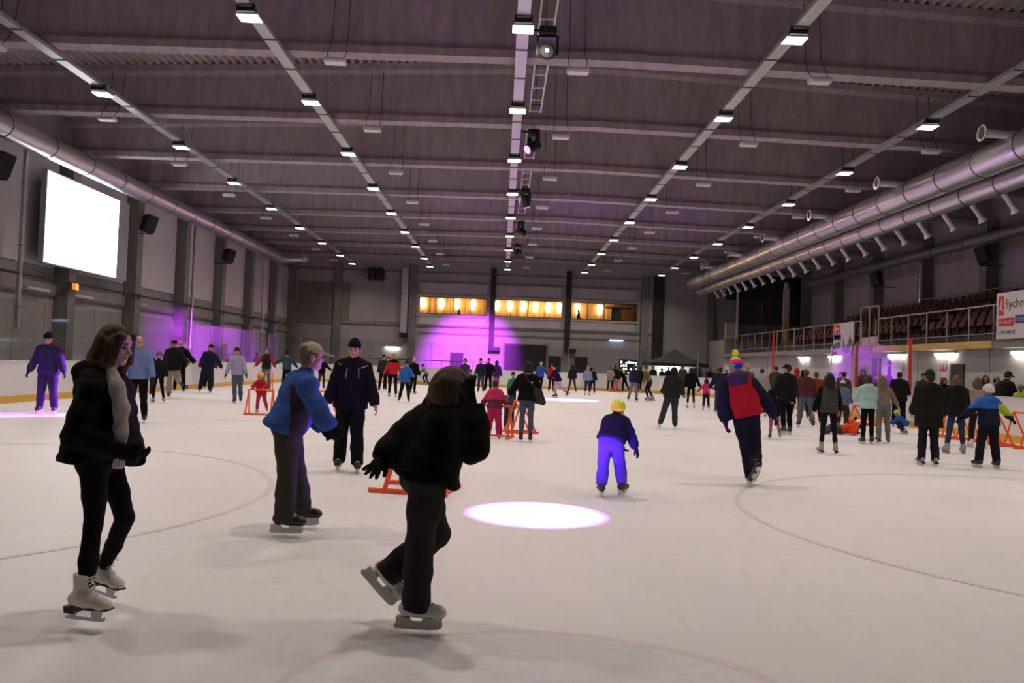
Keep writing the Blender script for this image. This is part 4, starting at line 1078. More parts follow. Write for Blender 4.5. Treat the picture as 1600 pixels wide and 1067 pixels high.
def build_person(J, H, base, spec, vox, label, group=None):
    """J: joints in world metres. Body is one continuous mesh; clothing, hair and skates are its children."""
    g = spec.get
    base = np.asarray(base, float); sc = H / 1.75; fine = vox < 0.009
    hs = sc if H > 1.5 else (0.86 + 0.14 * sc) * (0.55 + 0.45 * sc) / 1.0 if H < 1.3 else sc * 1.03     # children have bigger heads
    if H <= 1.5: hs = sc * (1.0 + (1.5 - H) * 0.45)
    ax, rs = J['ax'], J['rs']; hf, hu = J['hf'], J['hu']; hr = nrm(np.cross(hf, hu))
    C = J['head']; neck, pel = J['neck'], J['pel']
    Ah = np.stack([hr, hf, hu])
    HP = lambda x, y, z: C + (hr * x + hf * y + hu * z) * hs
    allp = [J[k] for k in ('head', 'neck', 'pel', 'shL', 'shR', 'elL', 'elR', 'wrL', 'wrR', 'hipL', 'hipR', 'knL', 'knR', 'anL', 'anR')]
    lo = np.min(allp, 0) - 0.22; hi = np.max(allp, 0) + 0.22
    fwd_t = nrm(np.cross(UP, rs)); fwd_t = fwd_t if np.dot(fwd_t, J['f']) > 0 else -fwd_t
    rh = nrm(J['hipR'] - J['hipL'])
    # ---- body
    s = SDF(lo, hi, vox if fine else vox * 1.4)
    s.ell(HP(0, -.012, .028), (.077 * hs, .096 * hs, .090 * hs), Ah, .01)
    s.ell(HP(0, .022, -.045), (.058 * hs, .068 * hs, .070 * hs), Ah, .03 * hs)
    s.ell(HP(0, .066, -.092), (.024 * hs, .020 * hs, .020 * hs), Ah, .03 * hs)
    s.ell(HP(0, .070, -.060), (.026 * hs, .018 * hs, .018 * hs), Ah, .014 * hs)
    s.cap(HP(0, .080, .006), HP(0, .106, -.030), .0085 * hs, .0135 * hs, .014 * hs)
    s.cap(HP(-.045, .062, .024), HP(.045, .062, .024), .018 * hs, None, .02 * hs)
    for sx in (-1, 1):
        s.ell(HP(.079 * sx, -.008, -.012), (.012 * hs, .024 * hs, .034 * hs), Ah, .008 * hs)
        s.ell(HP(.048 * sx, .055, -.022), (.022 * hs, .022 * hs, .022 * hs), Ah, .02 * hs)
        if fine: s.ell(HP(.033 * sx, .094, .002), (.017 * hs, .012 * hs, .011 * hs), Ah, .008 * hs, sub=True)
    s.cap(HP(0, -.022, -.05), neck + ax * .0, .053 * hs, .058 * sc, .03)
    for sg, n in ((-1, 'L'), (1, 'R')):
        s.cap(neck - ax * .07 * sc + rs * sg * .08 * sc, pel + rh * sg * .06 * sc, .085 * sc, .09 * sc, .06)
        s.cap(neck - ax * .02 * sc, J['sh' + n], .05 * sc, .05 * sc, .04)
        s.chain([J['sh' + n], J['el' + n], J['wr' + n]], [.048 * sc, .038 * sc, .026 * sc], .03)
        s.chain([J['hip' + n], J['kn' + n], J['an' + n]], [.070 * sc, .040 * sc, .028 * sc], .03)
        ff = J['foot' + n]; s.cap(J['an' + n], J['an' + n] + nrm(ff) * .05 * sc - UP * .03 * sc, .027 * sc, .022 * sc, .02)
        d = nrm(J['wr' + n] - J['el' + n]); lat = nrm(J.get('thumb' + n, J['f'])); pn = J.get('palm' + n, -rs * sg)
        hand(s, J['wr' + n], d, pn, lat, 0.0, hs if H < 1.5 else sc, fine, g('curl', 28), g('splay', .12))
    skin = g('skin', SKIN)
    def bp_(P):
        q = P - C; x, y, z = q @ hr / hs, q @ hf / hs, q @ hu / hs
        m = np.zeros(len(P), int)
        m[(np.abs(x) < .024) & (y > .06) & (z > -.069) & (z < -.050)] = 1
        m[(np.abs(x) > .014) & (np.abs(x) < .052) & (y > .06) & (z > .019) & (z < .028)] = 2
        return m
    root = sdf_obj('person', s, [skin, LIP, BROW], None, base, 1, bp_ if fine else None)
    root.location = base
    tag(root, label, 'person', group)
    if fine:
        for sx in (-1, 1):
            e = MB(); c = (HP(.033 * sx, .0805, .002) - base); n_ = 8; v = []; f = []
            for i in range(5):
                for k in range(8):
                    th = math.pi * i / 4; ph = k * math.pi / 4
                    v.append(tuple(c + (hr * math.sin(th) * math.cos(ph) + hu * math.sin(th) * math.sin(ph) + hf * math.cos(th)) * .0118 * hs))
            for i in range(4):
                for k in range(8): f.append((i*8+k, i*8+(k+1)%8, i*8+8+(k+1)%8, i*8+8+k))
            mi = [1 if i < 2 else 0 for i in range(4) for k in range(8)]
            e.add(v, f); e.mi = mi; e.build('eye', [EYEW, EYED], root, smooth=True)
    elif np.dot(hf, nrm(V(CAM.x, CAM.y, CAM.z) - C)) > .05:      # faces turned to the viewer keep their features
        for sx in (-1, 1):
            b_ = MB(); c = HP(.033 * sx, .0815, .002) - base
            v = [tuple(c + (hr * math.cos(k * math.pi / 4) * .015 + hu * math.sin(k * math.pi / 4) * .009) * hs + hf * .004 * hs) for k in range(8)] + [tuple(c + hf * .012 * hs)] + [tuple(c - hf * .012 * hs)]
            b_.add(v, [(k, (k + 1) % 8, 8) for k in range(8)] + [((k + 1) % 8, k, 9) for k in range(8)]); b_.build('eye', EYED, root)
            MB().tube([tuple(HP(.052 * sx, .078, .022) - base), tuple(HP(.033 * sx, .090, .027) - base), tuple(HP(.014 * sx, .092, .022) - base)], .0045 * hs, 5).build('eyebrow', BROW, root)
        MB().tube([tuple(HP(-.024, .083, -.058) - base), tuple(HP(0, .096, -.059) - base), tuple(HP(.024, .083, -.058) - base)], .006 * hs, 6).build('mouth', LIP, root)
    # ---- trousers
    tb = g('tbulk', .014); tcol = g('trousers', (0.02, 0.02, 0.025)); tm = tcol if isinstance(tcol, bpy.types.Material) else cloth(tcol)
    s = SDF(np.min([J[k] for k in ('pel', 'hipL', 'hipR', 'knL', 'knR', 'anL', 'anR')], 0) - .2, np.max([J[k] for k in ('pel', 'hipL', 'hipR', 'knL', 'knR', 'anL', 'anR')], 0) + .22, vox)
    s.cap(J['hipL'] * .75 + J['hipR'] * .25 + ax * .07 * sc, J['hipR'] * .75 + J['hipL'] * .25 + ax * .07 * sc, (.105 + tb) * sc, None, .03)
    s.cap(J['hipL'] * .8 + J['hipR'] * .2 - fwd_t * .015, J['hipR'] * .8 + J['hipL'] * .2 - fwd_t * .015, (.105 + tb) * sc, None, .04)
    fl = g('flare', 0.0); th = g('thigh', 1.0)
    for n in 'LR':
        o = s.sub(); sh_ = nrm(J['an' + n] - J['kn' + n]); end = J['an' + n] + sh_ * g('tlen', .03) * sc
        o.chain([J['hip' + n], J['hip' + n] * .45 + J['kn' + n] * .55, J['kn' + n], J['kn' + n] * .45 + J['an' + n] * .55, end], [(.092 * th + tb) * sc, (.076 * th + tb) * sc, (.060 * th + tb) * sc, (.056 * th + tb + fl * .5) * sc, (.045 * th + tb + fl) * sc], .02)
        o.cut(end, sh_, .01, near=(end, np.array([.2, .2, .2])))
        s.merge(o, .022)
    s.wrinkle(g('twrinkle', .006) * sc, 26 / sc, seed=int(base[0] * 7 + 50))
    tp = g('trouser_paint')
    sdf_obj(g('leg_name', 'trousers'), s, [tm] + g('trouser_mats', []), root, base, 1, (lambda P: tp(P, J, sc)) if tp else None)
    # ---- jacket
    b = g('bulk', .03); col = g('jacket', (0.02, 0.02, 0.022)); jm = col if isinstance(col, bpy.types.Material) else cloth(col)
    hem = g('hem', .10) * sc
    pe = pel - ax * hem
    keys = [J['neck'], J['pel'], J['shL'], J['shR'], J['elL'], J['elR'], J['wrL'], J['wrR'], pe]
    s = SDF(np.min(keys, 0) - .26, np.max(keys, 0) + .24, vox)
    hr_ = g('hemr', .0); by = g('belly', 0.0)
    for sg in (-1, 1):
        s.chain([neck - ax * .085 * sc + rs * sg * .078 * sc, (neck + pel) / 2 + rs * sg * .068 * sc + fwd_t * by * .5 * sc, pel + rh * sg * .07 * sc + fwd_t * by * sc, pe + rh * sg * .078 * sc],
                [(.092 + b) * sc, (.088 + b) * sc, (.098 + b + hr_ * .5) * sc, (.098 + b + hr_) * sc], .06)
    if by: s.ell((neck + pel) / 2 - ax * .04 * sc + fwd_t * (.05 + by) * sc, (.13 * sc, .10 * sc, .17 * sc), np.stack([rs, fwd_t, ax]), .08)
    s.cap(J['shL'] * .8 + neck * .2, J['shR'] * .8 + neck * .2, (.052 + b * .6) * sc, None, .05)
    s.cap(neck - ax * .02 * sc, neck + ax * .045 * sc, (.068 + b * .35) * sc, (.064 + b * .3) * sc, .03)
    if g('hood'):
        hd = g('hood') * sc
        for sg in (-1, 1):
            s.cap(neck + ax * .03 * sc + rs * sg * .085 * sc + fwd_t * .03 * sc, neck + ax * .02 * sc - fwd_t * .10 * sc + rs * sg * .04 * sc, .035 * hd / sc * 1.0 * sc, .05 * hd, .03)
        s.ell(neck + ax * .005 * sc - fwd_t * .105 * sc, (.10 * hd, .055 * hd, .07 * hd), np.stack([rs, fwd_t, ax]), .04)
    s.cut(pe, nrm(-ax + fwd_t * g('hemtilt', 0.0)), .02 if fine else .01, near=(pe, np.array([.34, .34, .30])))
    for n in 'LR':
        o = s.sub(); d = nrm(J['wr' + n] - J['el' + n]); end = J['wr' + n] + d * g('cuff', .0) * sc
        o.chain([J['sh' + n], J['sh' + n] * .4 + J['el' + n] * .6, J['el' + n], J['el' + n] * .45 + J['wr' + n] * .55, end], [(.056 + b * .75) * sc, (.052 + b * .7) * sc, (.050 + b * .65) * sc, (.046 + b * .65) * sc, (.036 + b * .55) * sc], .025)
        o.cut(end, d, .012, near=(end, np.array([.13, .13, .13])))
        s.merge(o, .02)
    if g('groove'):
        q_ = s.sub(); q_.chain(g('groove')[0], g('groove')[1], .03); s.d = np.maximum(s.d, -q_.d)
    s.wrinkle(g('wrinkle', .007) * sc, g('wfreq', 22) / sc, seed=int(base[0] * 13 + 90))
    if g('ribs'): s.ribs(ax, neck, g('ribs') * sc, g('ribamp', .010) * sc)
    jp = g('jacket_paint')
    jk = sdf_obj(g('jacket_name', 'jacket'), s, [jm] + g('jacket_mats', []), root, base, 1, (lambda P: jp(P, J, sc)) if jp else None)
    # ---- gloves
    if g('gloves'):
        gm = cloth(g('gloves'))
        for n, sg in (('L', -1), ('R', 1)):
            d = nrm(J['wr' + n] - J['el' + n])
            s = SDF(J['wr' + n] - .16 * sc - .03, J['wr' + n] + .16 * sc + .03, vox)
            s.cap(J['wr' + n] - d * .02 * sc, J['wr' + n] + d * .02 * sc, .042 * sc, .034 * sc, .01)
            hand(s, J['wr' + n], d, J.get('palm' + n, -rs * sg), nrm(J.get('thumb' + n, J['f'])), .005 * sc, hs if H < 1.5 else sc, fine, g('curl', 28), g('splay', .12))
            sdf_obj('glove', s, [gm], root, base, 1)
    # ---- hair and headgear
    hk = g('hair'); vh = min(vox, .019)
    if not hk and g('hat') and g('hat')[0] in ('beanie', 'cap'): hk = ('short', g('haircol', (.03, .02, .015)))
    if hk:
        kind, hc = hk[0], hk[1]; hm = hairm(hc)
        s = SDF(C - .42 * hs, C + .2 * hs, vh)
        s.ell(HP(0, -.022, .034), (.088 * hs, .100 * hs, .098 * hs), Ah, .01)
        if kind == 'short':
            s.ell(HP(0, -.05, -.02), (.080 * hs, .062 * hs, .07 * hs), Ah, .03)
            s.ell(HP(0, .10, -.06), (.07 * hs, .085 * hs, .105 * hs), Ah, .02, sub=True)
        elif kind in ('long', 'bob'):
            LL = {'long': .30, 'bob': .155}[kind] * (hk[2] if len(hk) > 2 else 1.0)
            for i in range(9):
                t = -1 + 2 * i / 8; x = .082 * math.sin(t * 1.75); y = -.03 - .075 * math.cos(t * 1.75) + (.035 if abs(t) > .9 else 0)
                p0 = HP(x * .98, y * .75, .02); p1 = HP(x * 1.12, y * 1.02, -.09); p2 = p1 + (-UP * .75 - hu * .25) * (LL - .09) * hs * (1 - .12 * abs(t)) - hf * .012 * hs
                s.chain([p0, p1, p2], [.033 * hs, .030 * hs, .020 * hs], .02)
            if kind == 'bob' and len(hk) > 3: s.ell(HP(0, -.045, -.01), (.112 * hs, .118 * hs, .125 * hs), Ah, .03)
            s.ell(HP(0, .105, -.05), (g('face_w', .062) * hs, .075 * hs, .11 * hs), Ah, .015, sub=True)
            if len(hk) > 3:
                for a_, b_, ra_, rb_ in hk[3]: s.cap(HP(*a_), HP(*b_), ra_ * hs, rb_ * hs, .015)
        elif kind == 'pony':
            s.ell(HP(0, .10, -.06), (.07 * hs, .085 * hs, .105 * hs), Ah, .02, sub=True)
            s.chain([HP(0, -.10, .03), HP(0, -.15, -.02), HP(0, -.13, -.16)], [.03 * hs, .034 * hs, .02 * hs], .02)
        if fine: s.wrinkle(.004, 120, seed=5, stretch=(1, 1, .25))
        else: s.wrinkle(.006, 60, seed=5)
        hp_ = g('hair_paint'); sdf_obj('hair', s, [hm] + g('hair_mats', []), root, base, 1, (lambda P: hp_(P, C, hu, hs)) if hp_ else None)
    hat = g('hat')
    if hat:
        kind, hcol = hat[0], hat[1]; hm = hcol if isinstance(hcol, bpy.types.Material) else cloth(hcol)
        s = SDF(C - .22 * hs, C + .30 * hs, vh)
        pm, pf = [], None
        if kind in ('beanie', 'pom'):
            s.ell(HP(0, -.012, .045), (.092 * hs, .109 * hs, .100 * hs), Ah, .01)
            s.cap(HP(0, -.02, .095), HP(0, -.025, .112), .06 * hs, .045 * hs, .03)
            s.cut(HP(0, .0, .012), -hu + hf * .30, .008)
            if fine: s.ribs(hr, C, .012, .002)
            if kind == 'pom': s.ell(HP(0, -.035, .20), (.045 * hs,) * 3, Ah, .01)
        elif kind == 'cap':
            s.ell(HP(0, -.012, .048), (.088 * hs, .107 * hs, .082 * hs), Ah, .01)
            s.cut(HP(0, 0, .030), -hu, .006)
            s.ell(HP(0, .125, .034), (.068 * hs, .075 * hs, .010 * hs), np.stack([hr, nrm(hf - hu * .22), nrm(hu + hf * .22)]), .015)
        elif kind == 'helmet':
            s.ell(HP(0, -.012, .045), (.112 * hs, .130 * hs, .112 * hs), Ah, .01)
            s.ell(HP(0, -.07, -.01), (.095 * hs, .075 * hs, .075 * hs), Ah, .03)
            s.cut(HP(0, 0, -.005), -hu + hf * .35, .012)
            if fine or vox < .013:
                for sx in (-.045, 0, .045): s.ell(HP(sx, .03, .165), (.010 * hs, .05 * hs, .022 * hs), Ah, .01, sub=True)
        elif kind == 'hood':
            s.ell(HP(0, -.03, .03), (.110 * hs, .125 * hs, .125 * hs), Ah, .01); s.cap(HP(0, -.03, -.05), neck + ax * .01, .10 * hs, .10 * sc, .05)
            s.ell(HP(0, .13, -.03), (.075 * hs, .085 * hs, .11 * hs), Ah, .02, sub=True)
        hp2 = g('hat_paint'); sdf_obj({'beanie': 'beanie', 'pom': 'bobble_hat', 'cap': 'cap', 'helmet': 'helmet', 'hood': 'hood'}[kind], s, [hm] + g('hat_mats', []), root, base, 1, (lambda P: hp2(P, C, hu, hf, hr, hs)) if hp2 else None)
        if kind == 'helmet':
            st = MB()
            for sx in (-1, 1): st.tube([tuple(HP(.088 * sx, .01, .0) - base), tuple(HP(.075 * sx, .03, -.06) - base), tuple(HP(.02 * sx, .06, -.122) - base)], .006 * hs, 6)
            st.build('chin_strap', SOLEB, root)
    # ---- skates
    for n in 'LR':
        put_skate(g('skates', 'black'), fine, root, J['an' + n] - base, J['foot' + n], J['fup' + n], sc * g('shoe_size', 1.0))
    for extra in g('extras', []): extra(root, J, base, sc, HP, fwd_t)
    return root

def seg_d(P, a, b):
    ab = b - a; t = np.clip(((P - a) @ ab) / (ab @ ab + 1e-12), 0, 1); return np.linalg.norm(P - a - t[:, None] * ab, axis=1)
def is_sleeve(P, J, sc, bias=0.0):
    da = np.min([seg_d(P, J['sh' + n], J['el' + n]) for n in 'LR'] + [seg_d(P, J['el' + n], J['wr' + n]) for n in 'LR'], 0)
    dt = np.min([seg_d(P, J['neck'] - J['ax'] * .085 * sc + J['rs'] * g_ * .078 * sc, J['pel'] + J['rs'] * g_ * .07 * sc) for g_ in (-1, 1)], 0)
    return da - .075 * sc < dt - .125 * sc + bias * sc
def finish_feet(J, heading, toe=8, flat=None, H=1.75):
    f = J['f']; r = J['r']
    zl, zr = J['anL'][2], J['anR'][2]; lowest = min(zl, zr)
    for n, sg in (('L', -1), ('R', 1)):
        ff = rot(f, UP, -toe * sg)
        lifted = J['an' + n][2] > lowest + .05 * H
        if lifted:
            sh = nrm(J['kn' + n] - J['an' + n]); sd = nrm(np.cross(ff, sh)); ff2 = nrm(np.cross(sh, sd)); 
            if np.dot(ff2, ff) < 0: ff2 = -ff2
            J['foot' + n], J['fup' + n] = ff2, sh
        else:
            sh = nrm(J['kn' + n] - J['an' + n]); side = np.dot(sh, r)
            J['foot' + n], J['fup' + n] = ff, nrm(UP + r * side * .7)

def person(label, foot, top, heading, Y=None, group=None, H=None, **spec):
    """generic skater: foot pixel on the ice (or x pixel at depth Y), head-top pixel row"""
    pk = {k: spec.pop(k) for k in ('lean', 'side', 'L', 'R', 'AL', 'AR', 'head', 'twist') if k in spec}
    base = ground(*foot) if Y is None else at_depth(foot[0], foot[1], Y)
    bx, by_ = base.x, base.y
    if Y is None:       # keep skaters clear of the boards
        mg = .55; cx = min(max(bx, XL + RAD), XR - RAD); cy = min(by_, YF - RAD)
        bx = min(max(bx, XL + mg), XR - mg); by_ = min(by_, YF - mg)
        dd = math.hypot(bx - cx, by_ - cy)
        if by_ > YF - RAD and dd > RAD - mg: bx, by_ = cx + (bx - cx) * (RAD - mg) / dd, cy + (by_ - cy) * (RAD - mg) / dd
    ztop = at_depth(foot[0], top, by_).z
    hat = spec.get('hat'); extra = {'beanie': .02, 'pom': .07, 'cap': .01, 'helmet': .03, 'hood': .03}.get(hat[0], 0) if hat else .008
    J = pose(heading, child=(ztop < 1.4), **pk)
    low = min(J['anL'][2], J['anR'][2])
    u = (J['head'][2] - low) + .065 * (1.0 if ztop > 1.5 else 1.12)
    if H is None:
        H = (ztop - extra) / (u + ANK / 1.75)
    if Y is not None and spec.get('stand') is not None: H = spec.pop('stand')
    sc = H
    w_ = [n for n in 'LR' if J['an' + n][2] < low + .04]
    c = np.mean([J['an' + n] for n in w_], 0)
    off = V(bx - c[0] * sc, by_ - c[1] * sc, ANK * H / 1.75 - low * sc)
    for k in ('pel', 'neck', 'head', 'hipL', 'hipR', 'knL', 'knR', 'anL', 'anR', 'shL', 'shR', 'elL', 'elR', 'wrL', 'wrR'):
        J[k] = J[k] * sc + off
    finish_feet(J, heading, H=H)
    px_m = by_ / F
    vox = spec.pop('vox', None) or min(max(px_m * 0.95, .0112), .027)
    if spec.pop('hidden', False): vox = .030
    return build_person(J, H, (bx, by_, 0), spec, vox * (max(H, 1.2) / 1.75) ** .4, label, group)

def pixel_person(label, Y0, pts, H, heading, headdir, headup=(0, 0, 1), vox=.0075, feet=None, **spec):
    """a posed figure: each joint given by where it stands in space (pixel ray cut at its own depth)"""
    a = math.radians(heading); f = V(math.sin(a), math.cos(a), 0); r = V(math.cos(a), -math.sin(a), 0)
    J = {'f': f, 'r': r}
    for k, (x, y, dy) in pts.items(): J[k] = V(*at_depth(x, y, Y0 + dy))
    J['ax'] = nrm(J['neck'] - J['pel']); rs = nrm(J['shR'] - J['shL']); J['rs'] = rs
    J['hf'] = nrm(headdir); hu = nrm(headup); J['hu'] = nrm(hu - J['hf'] * np.dot(hu, J['hf']))
    for n in 'LR':
        ff, fu = feet[n]; J['foot' + n] = nrm(ff); J['fup' + n] = nrm(fu)
    for k in list(spec):
        if k.startswith('thumb') or k.startswith('palm'): J[k] = V(spec.pop(k))
    base = ground(*spec.pop('stand_px'))
    return build_person(J, H, (base.x, base.y, 0), spec, vox, label)
# ================================================================== THE PEOPLE
K = (0.0045, 0.0042, 0.0045); NAVY_ = (0.014, 0.017, 0.035); DG = (0.035, 0.034, 0.035); JEAN = (0.07, 0.09, 0.15)
BR = (0.055, 0.030, 0.016); BLOND = (0.32, 0.22, 0.12); DKH = (0.015, 0.011, 0.009)

# --- woman in the open black jacket
SHIRT = cloth((0.42, 0.38, 0.35), name='pale shirt')
SHP = [V(*at_depth(x, y, 4.86 + d)) for x, y, d in ((175, 580, -.12), (185, 605, -.18), (191, 640, -.205), (190, 675, -.21), (186, 725, -.20))]
def w_shirt(root, J, base, sc, HP, fw):
    s = SDF(np.min(SHP, 0) - .1, np.max(SHP, 0) + .1, .007)
    inw = V(-.022, .034, 0)
    s.chain([p + inw for p in SHP], [.034, .038, .040, .038, .034], .03)
    s.wrinkle(.005, 55, seed=2, stretch=(2, 2, .4))
    sdf_obj('shirt', s, [SHIRT], root, base, 1)
pixel_person('brown-haired woman in open black jacket and white figure skates', 4.86,
    dict(head=(181, 539, .0), neck=(163, 590, .0), shR=(146, 611, -.16), shL=(183, 608, .17), elR=(122, 682, -.22), wrR=(193, 703, -.19), elL=(196, 668, .22), wrL=(205, 702, .06),
         pel=(157, 712, 0), hipR=(147, 722, -.085), hipL=(170, 720, .085), knR=(146, 822, -.13), anR=(131, 924, -.2), knL=(196, 808, .12), anL=(162, 888, .28)),
    1.67, 100, (1, -.16, -.22), (-.05, 0, 1), .0072, {'R': ((1, -.22, 0), (.0, 0, 1)), 'L': ((1, -.42, -.14), (.1, 0, 1))}, stand_px=(134, 974),
    jacket=K, bulk=.056, hem=.03, hemr=.055, hood=1.25, cuff=.10, ribs=.12, ribamp=.008, wrinkle=.012, trousers=(.006, .0055, .0055), tbulk=.0, thigh=.90, tlen=-.02, skates='white',
    groove=(SHP, [.030, .036, .038, .036, .032]), gloves=K, curl=45, face_w=.050,
    hair=('long', BR, .84, (((.055, .055, .06), (.080, .062, -.09), .032, .026), ((-.055, .055, .06), (-.080, .062, -.09), .032, .026), ((.085, .03, .0), (.095, .045, -.16), .034, .022), ((-.085, .02, .0), (-.10, .03, -.15), .032, .024))),
    hair_mats=[hairm((0.13, 0.07, 0.032))], hair_paint=lambda P, C, hu, hs: ((P - C) @ hu < -.085 * hs + .02 * np.sin(P[:, 0] * 90)).astype(int),
    skin=mat('fair skin', (0.60, 0.36, 0.29), 0.55, spec=.3), extras=[w_shirt])

# --- older man in the blue jacket
GREYP = cloth((0.030, 0.027, 0.024), name='dark side panel')
def m2_paint(P, J, sc):
    q = P - (J['neck'] + J['pel']) / 2; r = q @ J['rs']; u = q @ J['ax']; f = q @ nrm(np.cross(UP, J['rs']))
    arm = J['shR'] * .2 + J['elR'] * .8
    m = ((r > .075 * sc) & (np.abs(f) < .085 * sc) & (u < .12 * sc) & (u > -.30 * sc))
    # keep the sleeve blue
    ab = J['elR'] - J['shR']; t = np.clip(((P - J['shR']) @ ab) / (ab @ ab), 0, 1); da = np.linalg.norm(P - J['shR'] - t[:, None] * ab, axis=1)
    bc = J['wrR'] - J['elR']; t = np.clip(((P - J['elR']) @ bc) / (bc @ bc), 0, 1); db = np.linalg.norm(P - J['elR'] - t[:, None] * bc, axis=1)
    return (m & (da > .100 * sc) & (db > .105 * sc)).astype(int)
pixel_person('older man in blue jacket and beige cap beside the open pool of light', 7.25,
    dict(head=(487, 557, .06), neck=(476, 590, .04), shR=(481, 605, -.17), shL=(463, 600, .22), elR=(500, 646, -.27), wrR=(515, 667, -.22), elL=(488, 648, .32), wrL=(505, 668, .28),
         pel=(447, 655, .04), hipR=(447, 662, -.05), hipL=(449, 660, .12), knR=(449, 737, -.02), anR=(445, 803, -.03), knL=(463, 733, .22), anL=(471, 792, .33)),
    1.76, 68, (.93, .36, -.06), (.05, 0, 1), .0085, {'R': ((1, -.05, 0), (0, 0, 1)), 'L': ((1, .05, 0), (0, 0, 1))}, stand_px=(450, 834),
    jacket=(0.035, 0.085, 0.30), jacket_mats=[GREYP], jacket_paint=m2_paint, bulk=.045, hem=.09, hemr=.03, belly=.03, wrinkle=.013, trousers=(0.045, 0.043, 0.036), tbulk=.026, flare=.012, tlen=.05, twrinkle=.012,
    skates='black', gloves=K, hat=('cap', (0.42, 0.36, 0.26)), hair=('short', (0.14, 0.10, 0.08)), curl=38, palmR=(-.3, .8, -.2), thumbR=(.7, .3, -.5), palmL=(0, -1, 0), thumbL=(.6, 0, .6))

# --- man in black with reflective piping
def piping(root, J, base, sc, HP, fw):
    m = MB()
    for sg in (-1, 1):
        c = lambda r_, u, o: tuple(J['neck'] - J['ax'] * u * sc + J['rs'] * sg * r_ * sc + fw * o * sc - base)
        m.tube([c(.20, .02, .085), c(.12, .055, .128), c(.075, .07, .140), c(.085, .14, .152), c(.088, .21, .150)], .005, 6)
        q = J['sh' + ('R' if sg > 0 else 'L')] * .35 + J['el' + ('R' if sg > 0 else 'L')] * .65
        m.tube([tuple(q + fw * .075 * sc - J['rs'] * sg * .04 * sc + UP * .01 - base), tuple(q + fw * .055 * sc + J['rs'] * sg * .055 * sc + UP * .03 - base)], .005, 6)
    m.build('reflective_piping', mat('reflective piping', (0.5, 0.5, 0.5), 0.4), root)
    MB().tube([tuple(J['neck'] + fw * .105 * sc - base), tuple((J['neck'] + J['pel']) / 2 + fw * .150 * sc - base), tuple(J['pel'] + fw * .160 * sc - base)], .005, 6).build('zip', BLACKM, root)
person('man in black jacket with grey piping and black beanie facing the viewer', (543, 737), 530, 172, lean=4, side=-2, L=(10, 12, 2), R=(-3, 14, 3), AL=(3, 16, 12), AR=(3, 17, 14), head=(8, 12),
       jacket=(.0045, .0045, .006), bulk=.05, hem=.11, hemr=.02, hood=1.1, trousers=(.0045, .0042, .0045), tbulk=.030, flare=.010, tlen=.05, skates='black', hat=('beanie', K), extras=[piping], vox=.0085, curl=40, skin=mat('ruddy skin', (0.55, 0.27, 0.24), 0.55, spec=.3))

# --- girl in black jacket lifting one skate
pixel_person('girl in boxy black jacket lifting one white and pink skate', 4.80,
    dict(head=(710, 606, .05), neck=(689, 648, .03), shL=(652, 664, .13), shR=(720, 672, -.11), elL=(620, 698, .04), wrL=(599, 718, -.08), elR=(741, 700, -.24), wrR=(736, 634, -.16),
         pel=(664, 738, .03), hipL=(656, 744, .10), hipR=(670, 746, -.04), knR=(656, 846, .0), anR=(650, 940, -.03), knL=(684, 833, .21), anL=(614, 890, .17)),
    1.66, 55, (.80, .45, -.12), (.12, .0, 1), .0072, {'R': ((1, -.06, 0), (0, 0, 1)), 'L': ((.70, -.05, -.72), (.72, .05, .70))}, stand_px=(655, 984),
    jacket=K, bulk=.060, hem=.035, hemr=.035, hemtilt=.0, wrinkle=.016, trousers=(0.028, 0.027, 0.025), tbulk=.022, flare=.024, tlen=.055, twrinkle=.009, skates='pink', gloves=(.008, .008, .009),
    hair=('bob', (0.085, 0.052, 0.028), 0.85, (((.06, .05, .06), (.085, .06, -.10), .034, .026), ((-.06, .05, .06), (-.085, .06, -.10), .034, .026), ((.0, -.10, -.02), (-.03, -.145, -.14), .045, .012), ((-.05, -.08, -.02), (-.09, -.15, -.13), .04, .010))),
    palmL=(.3, .5, -.6), thumbL=(.7, -.3, -.5), palmR=(-.7, .2, 0), thumbR=(-.4, .6, .3), curl=10, splay=.32)

# --- child with neon helmet, red man with rainbow hat
pixel_person('child in neon yellow helmet and violet trousers', 10.0,
    dict(head=(966, 640, .20), neck=(962, 653, .13), shL=(949, 660, .14), shR=(978, 661, .11), elR=(987, 684, .12), wrR=(993, 700, .08), elL=(952, 680, .34), wrL=(969, 696, .36),
         pel=(955, 686, 0), hipL=(947, 690, 0), hipR=(962, 690, .02), knL=(943, 722, .10), anL=(940, 757, .02), knR=(968, 722, .16), anR=(972, 755, .10)),
    1.30, 14, (.25, 1, -.22), (.05, 0.1, 1), .0085, {'L': ((-.05, 1, 0), (0, 0, 1)), 'R': ((.55, .85, 0), (0, 0, 1))}, stand_px=(956, 772),
    jacket=(0.010, 0.010, 0.028), bulk=.045, hem=.02, hemr=.02, trousers=(0.10, 0.075, 0.40), tbulk=.032, thigh=1.05, flare=.012, tlen=.0, skates='black', gloves=(.012, .010, .03), hat=('helmet', mat('neon helmet', (0.55, 0.85, 0.02), 0.25, emit=(0.5, 0.9, 0.01), estr=0.0)), curl=25, shoe_size=1.12,
    jacket_mats=[cloth((0.015, 0.018, 0.10), name='navy sleeve')], jacket_paint=lambda P, J, sc: is_sleeve(P, J, sc, .01).astype(int),
    trouser_mats=[cloth((.01, .01, .012), name='black trouser stripe')], trouser_paint=lambda P, J, sc: ((np.abs((P - J['pel']) @ V(1, 0, 0)) > 9)).astype(int),
    palmR=(-.6, .5, 0), thumbR=(-.2, .8, -.4))
HATS = [cloth(c, name=n) for c, n in (((0.75, 0.02, 0.25), 'hat pink'), ((0.05, 0.55, 0.10), 'hat green'), ((0.03, 0.06, 0.45), 'hat blue'))]
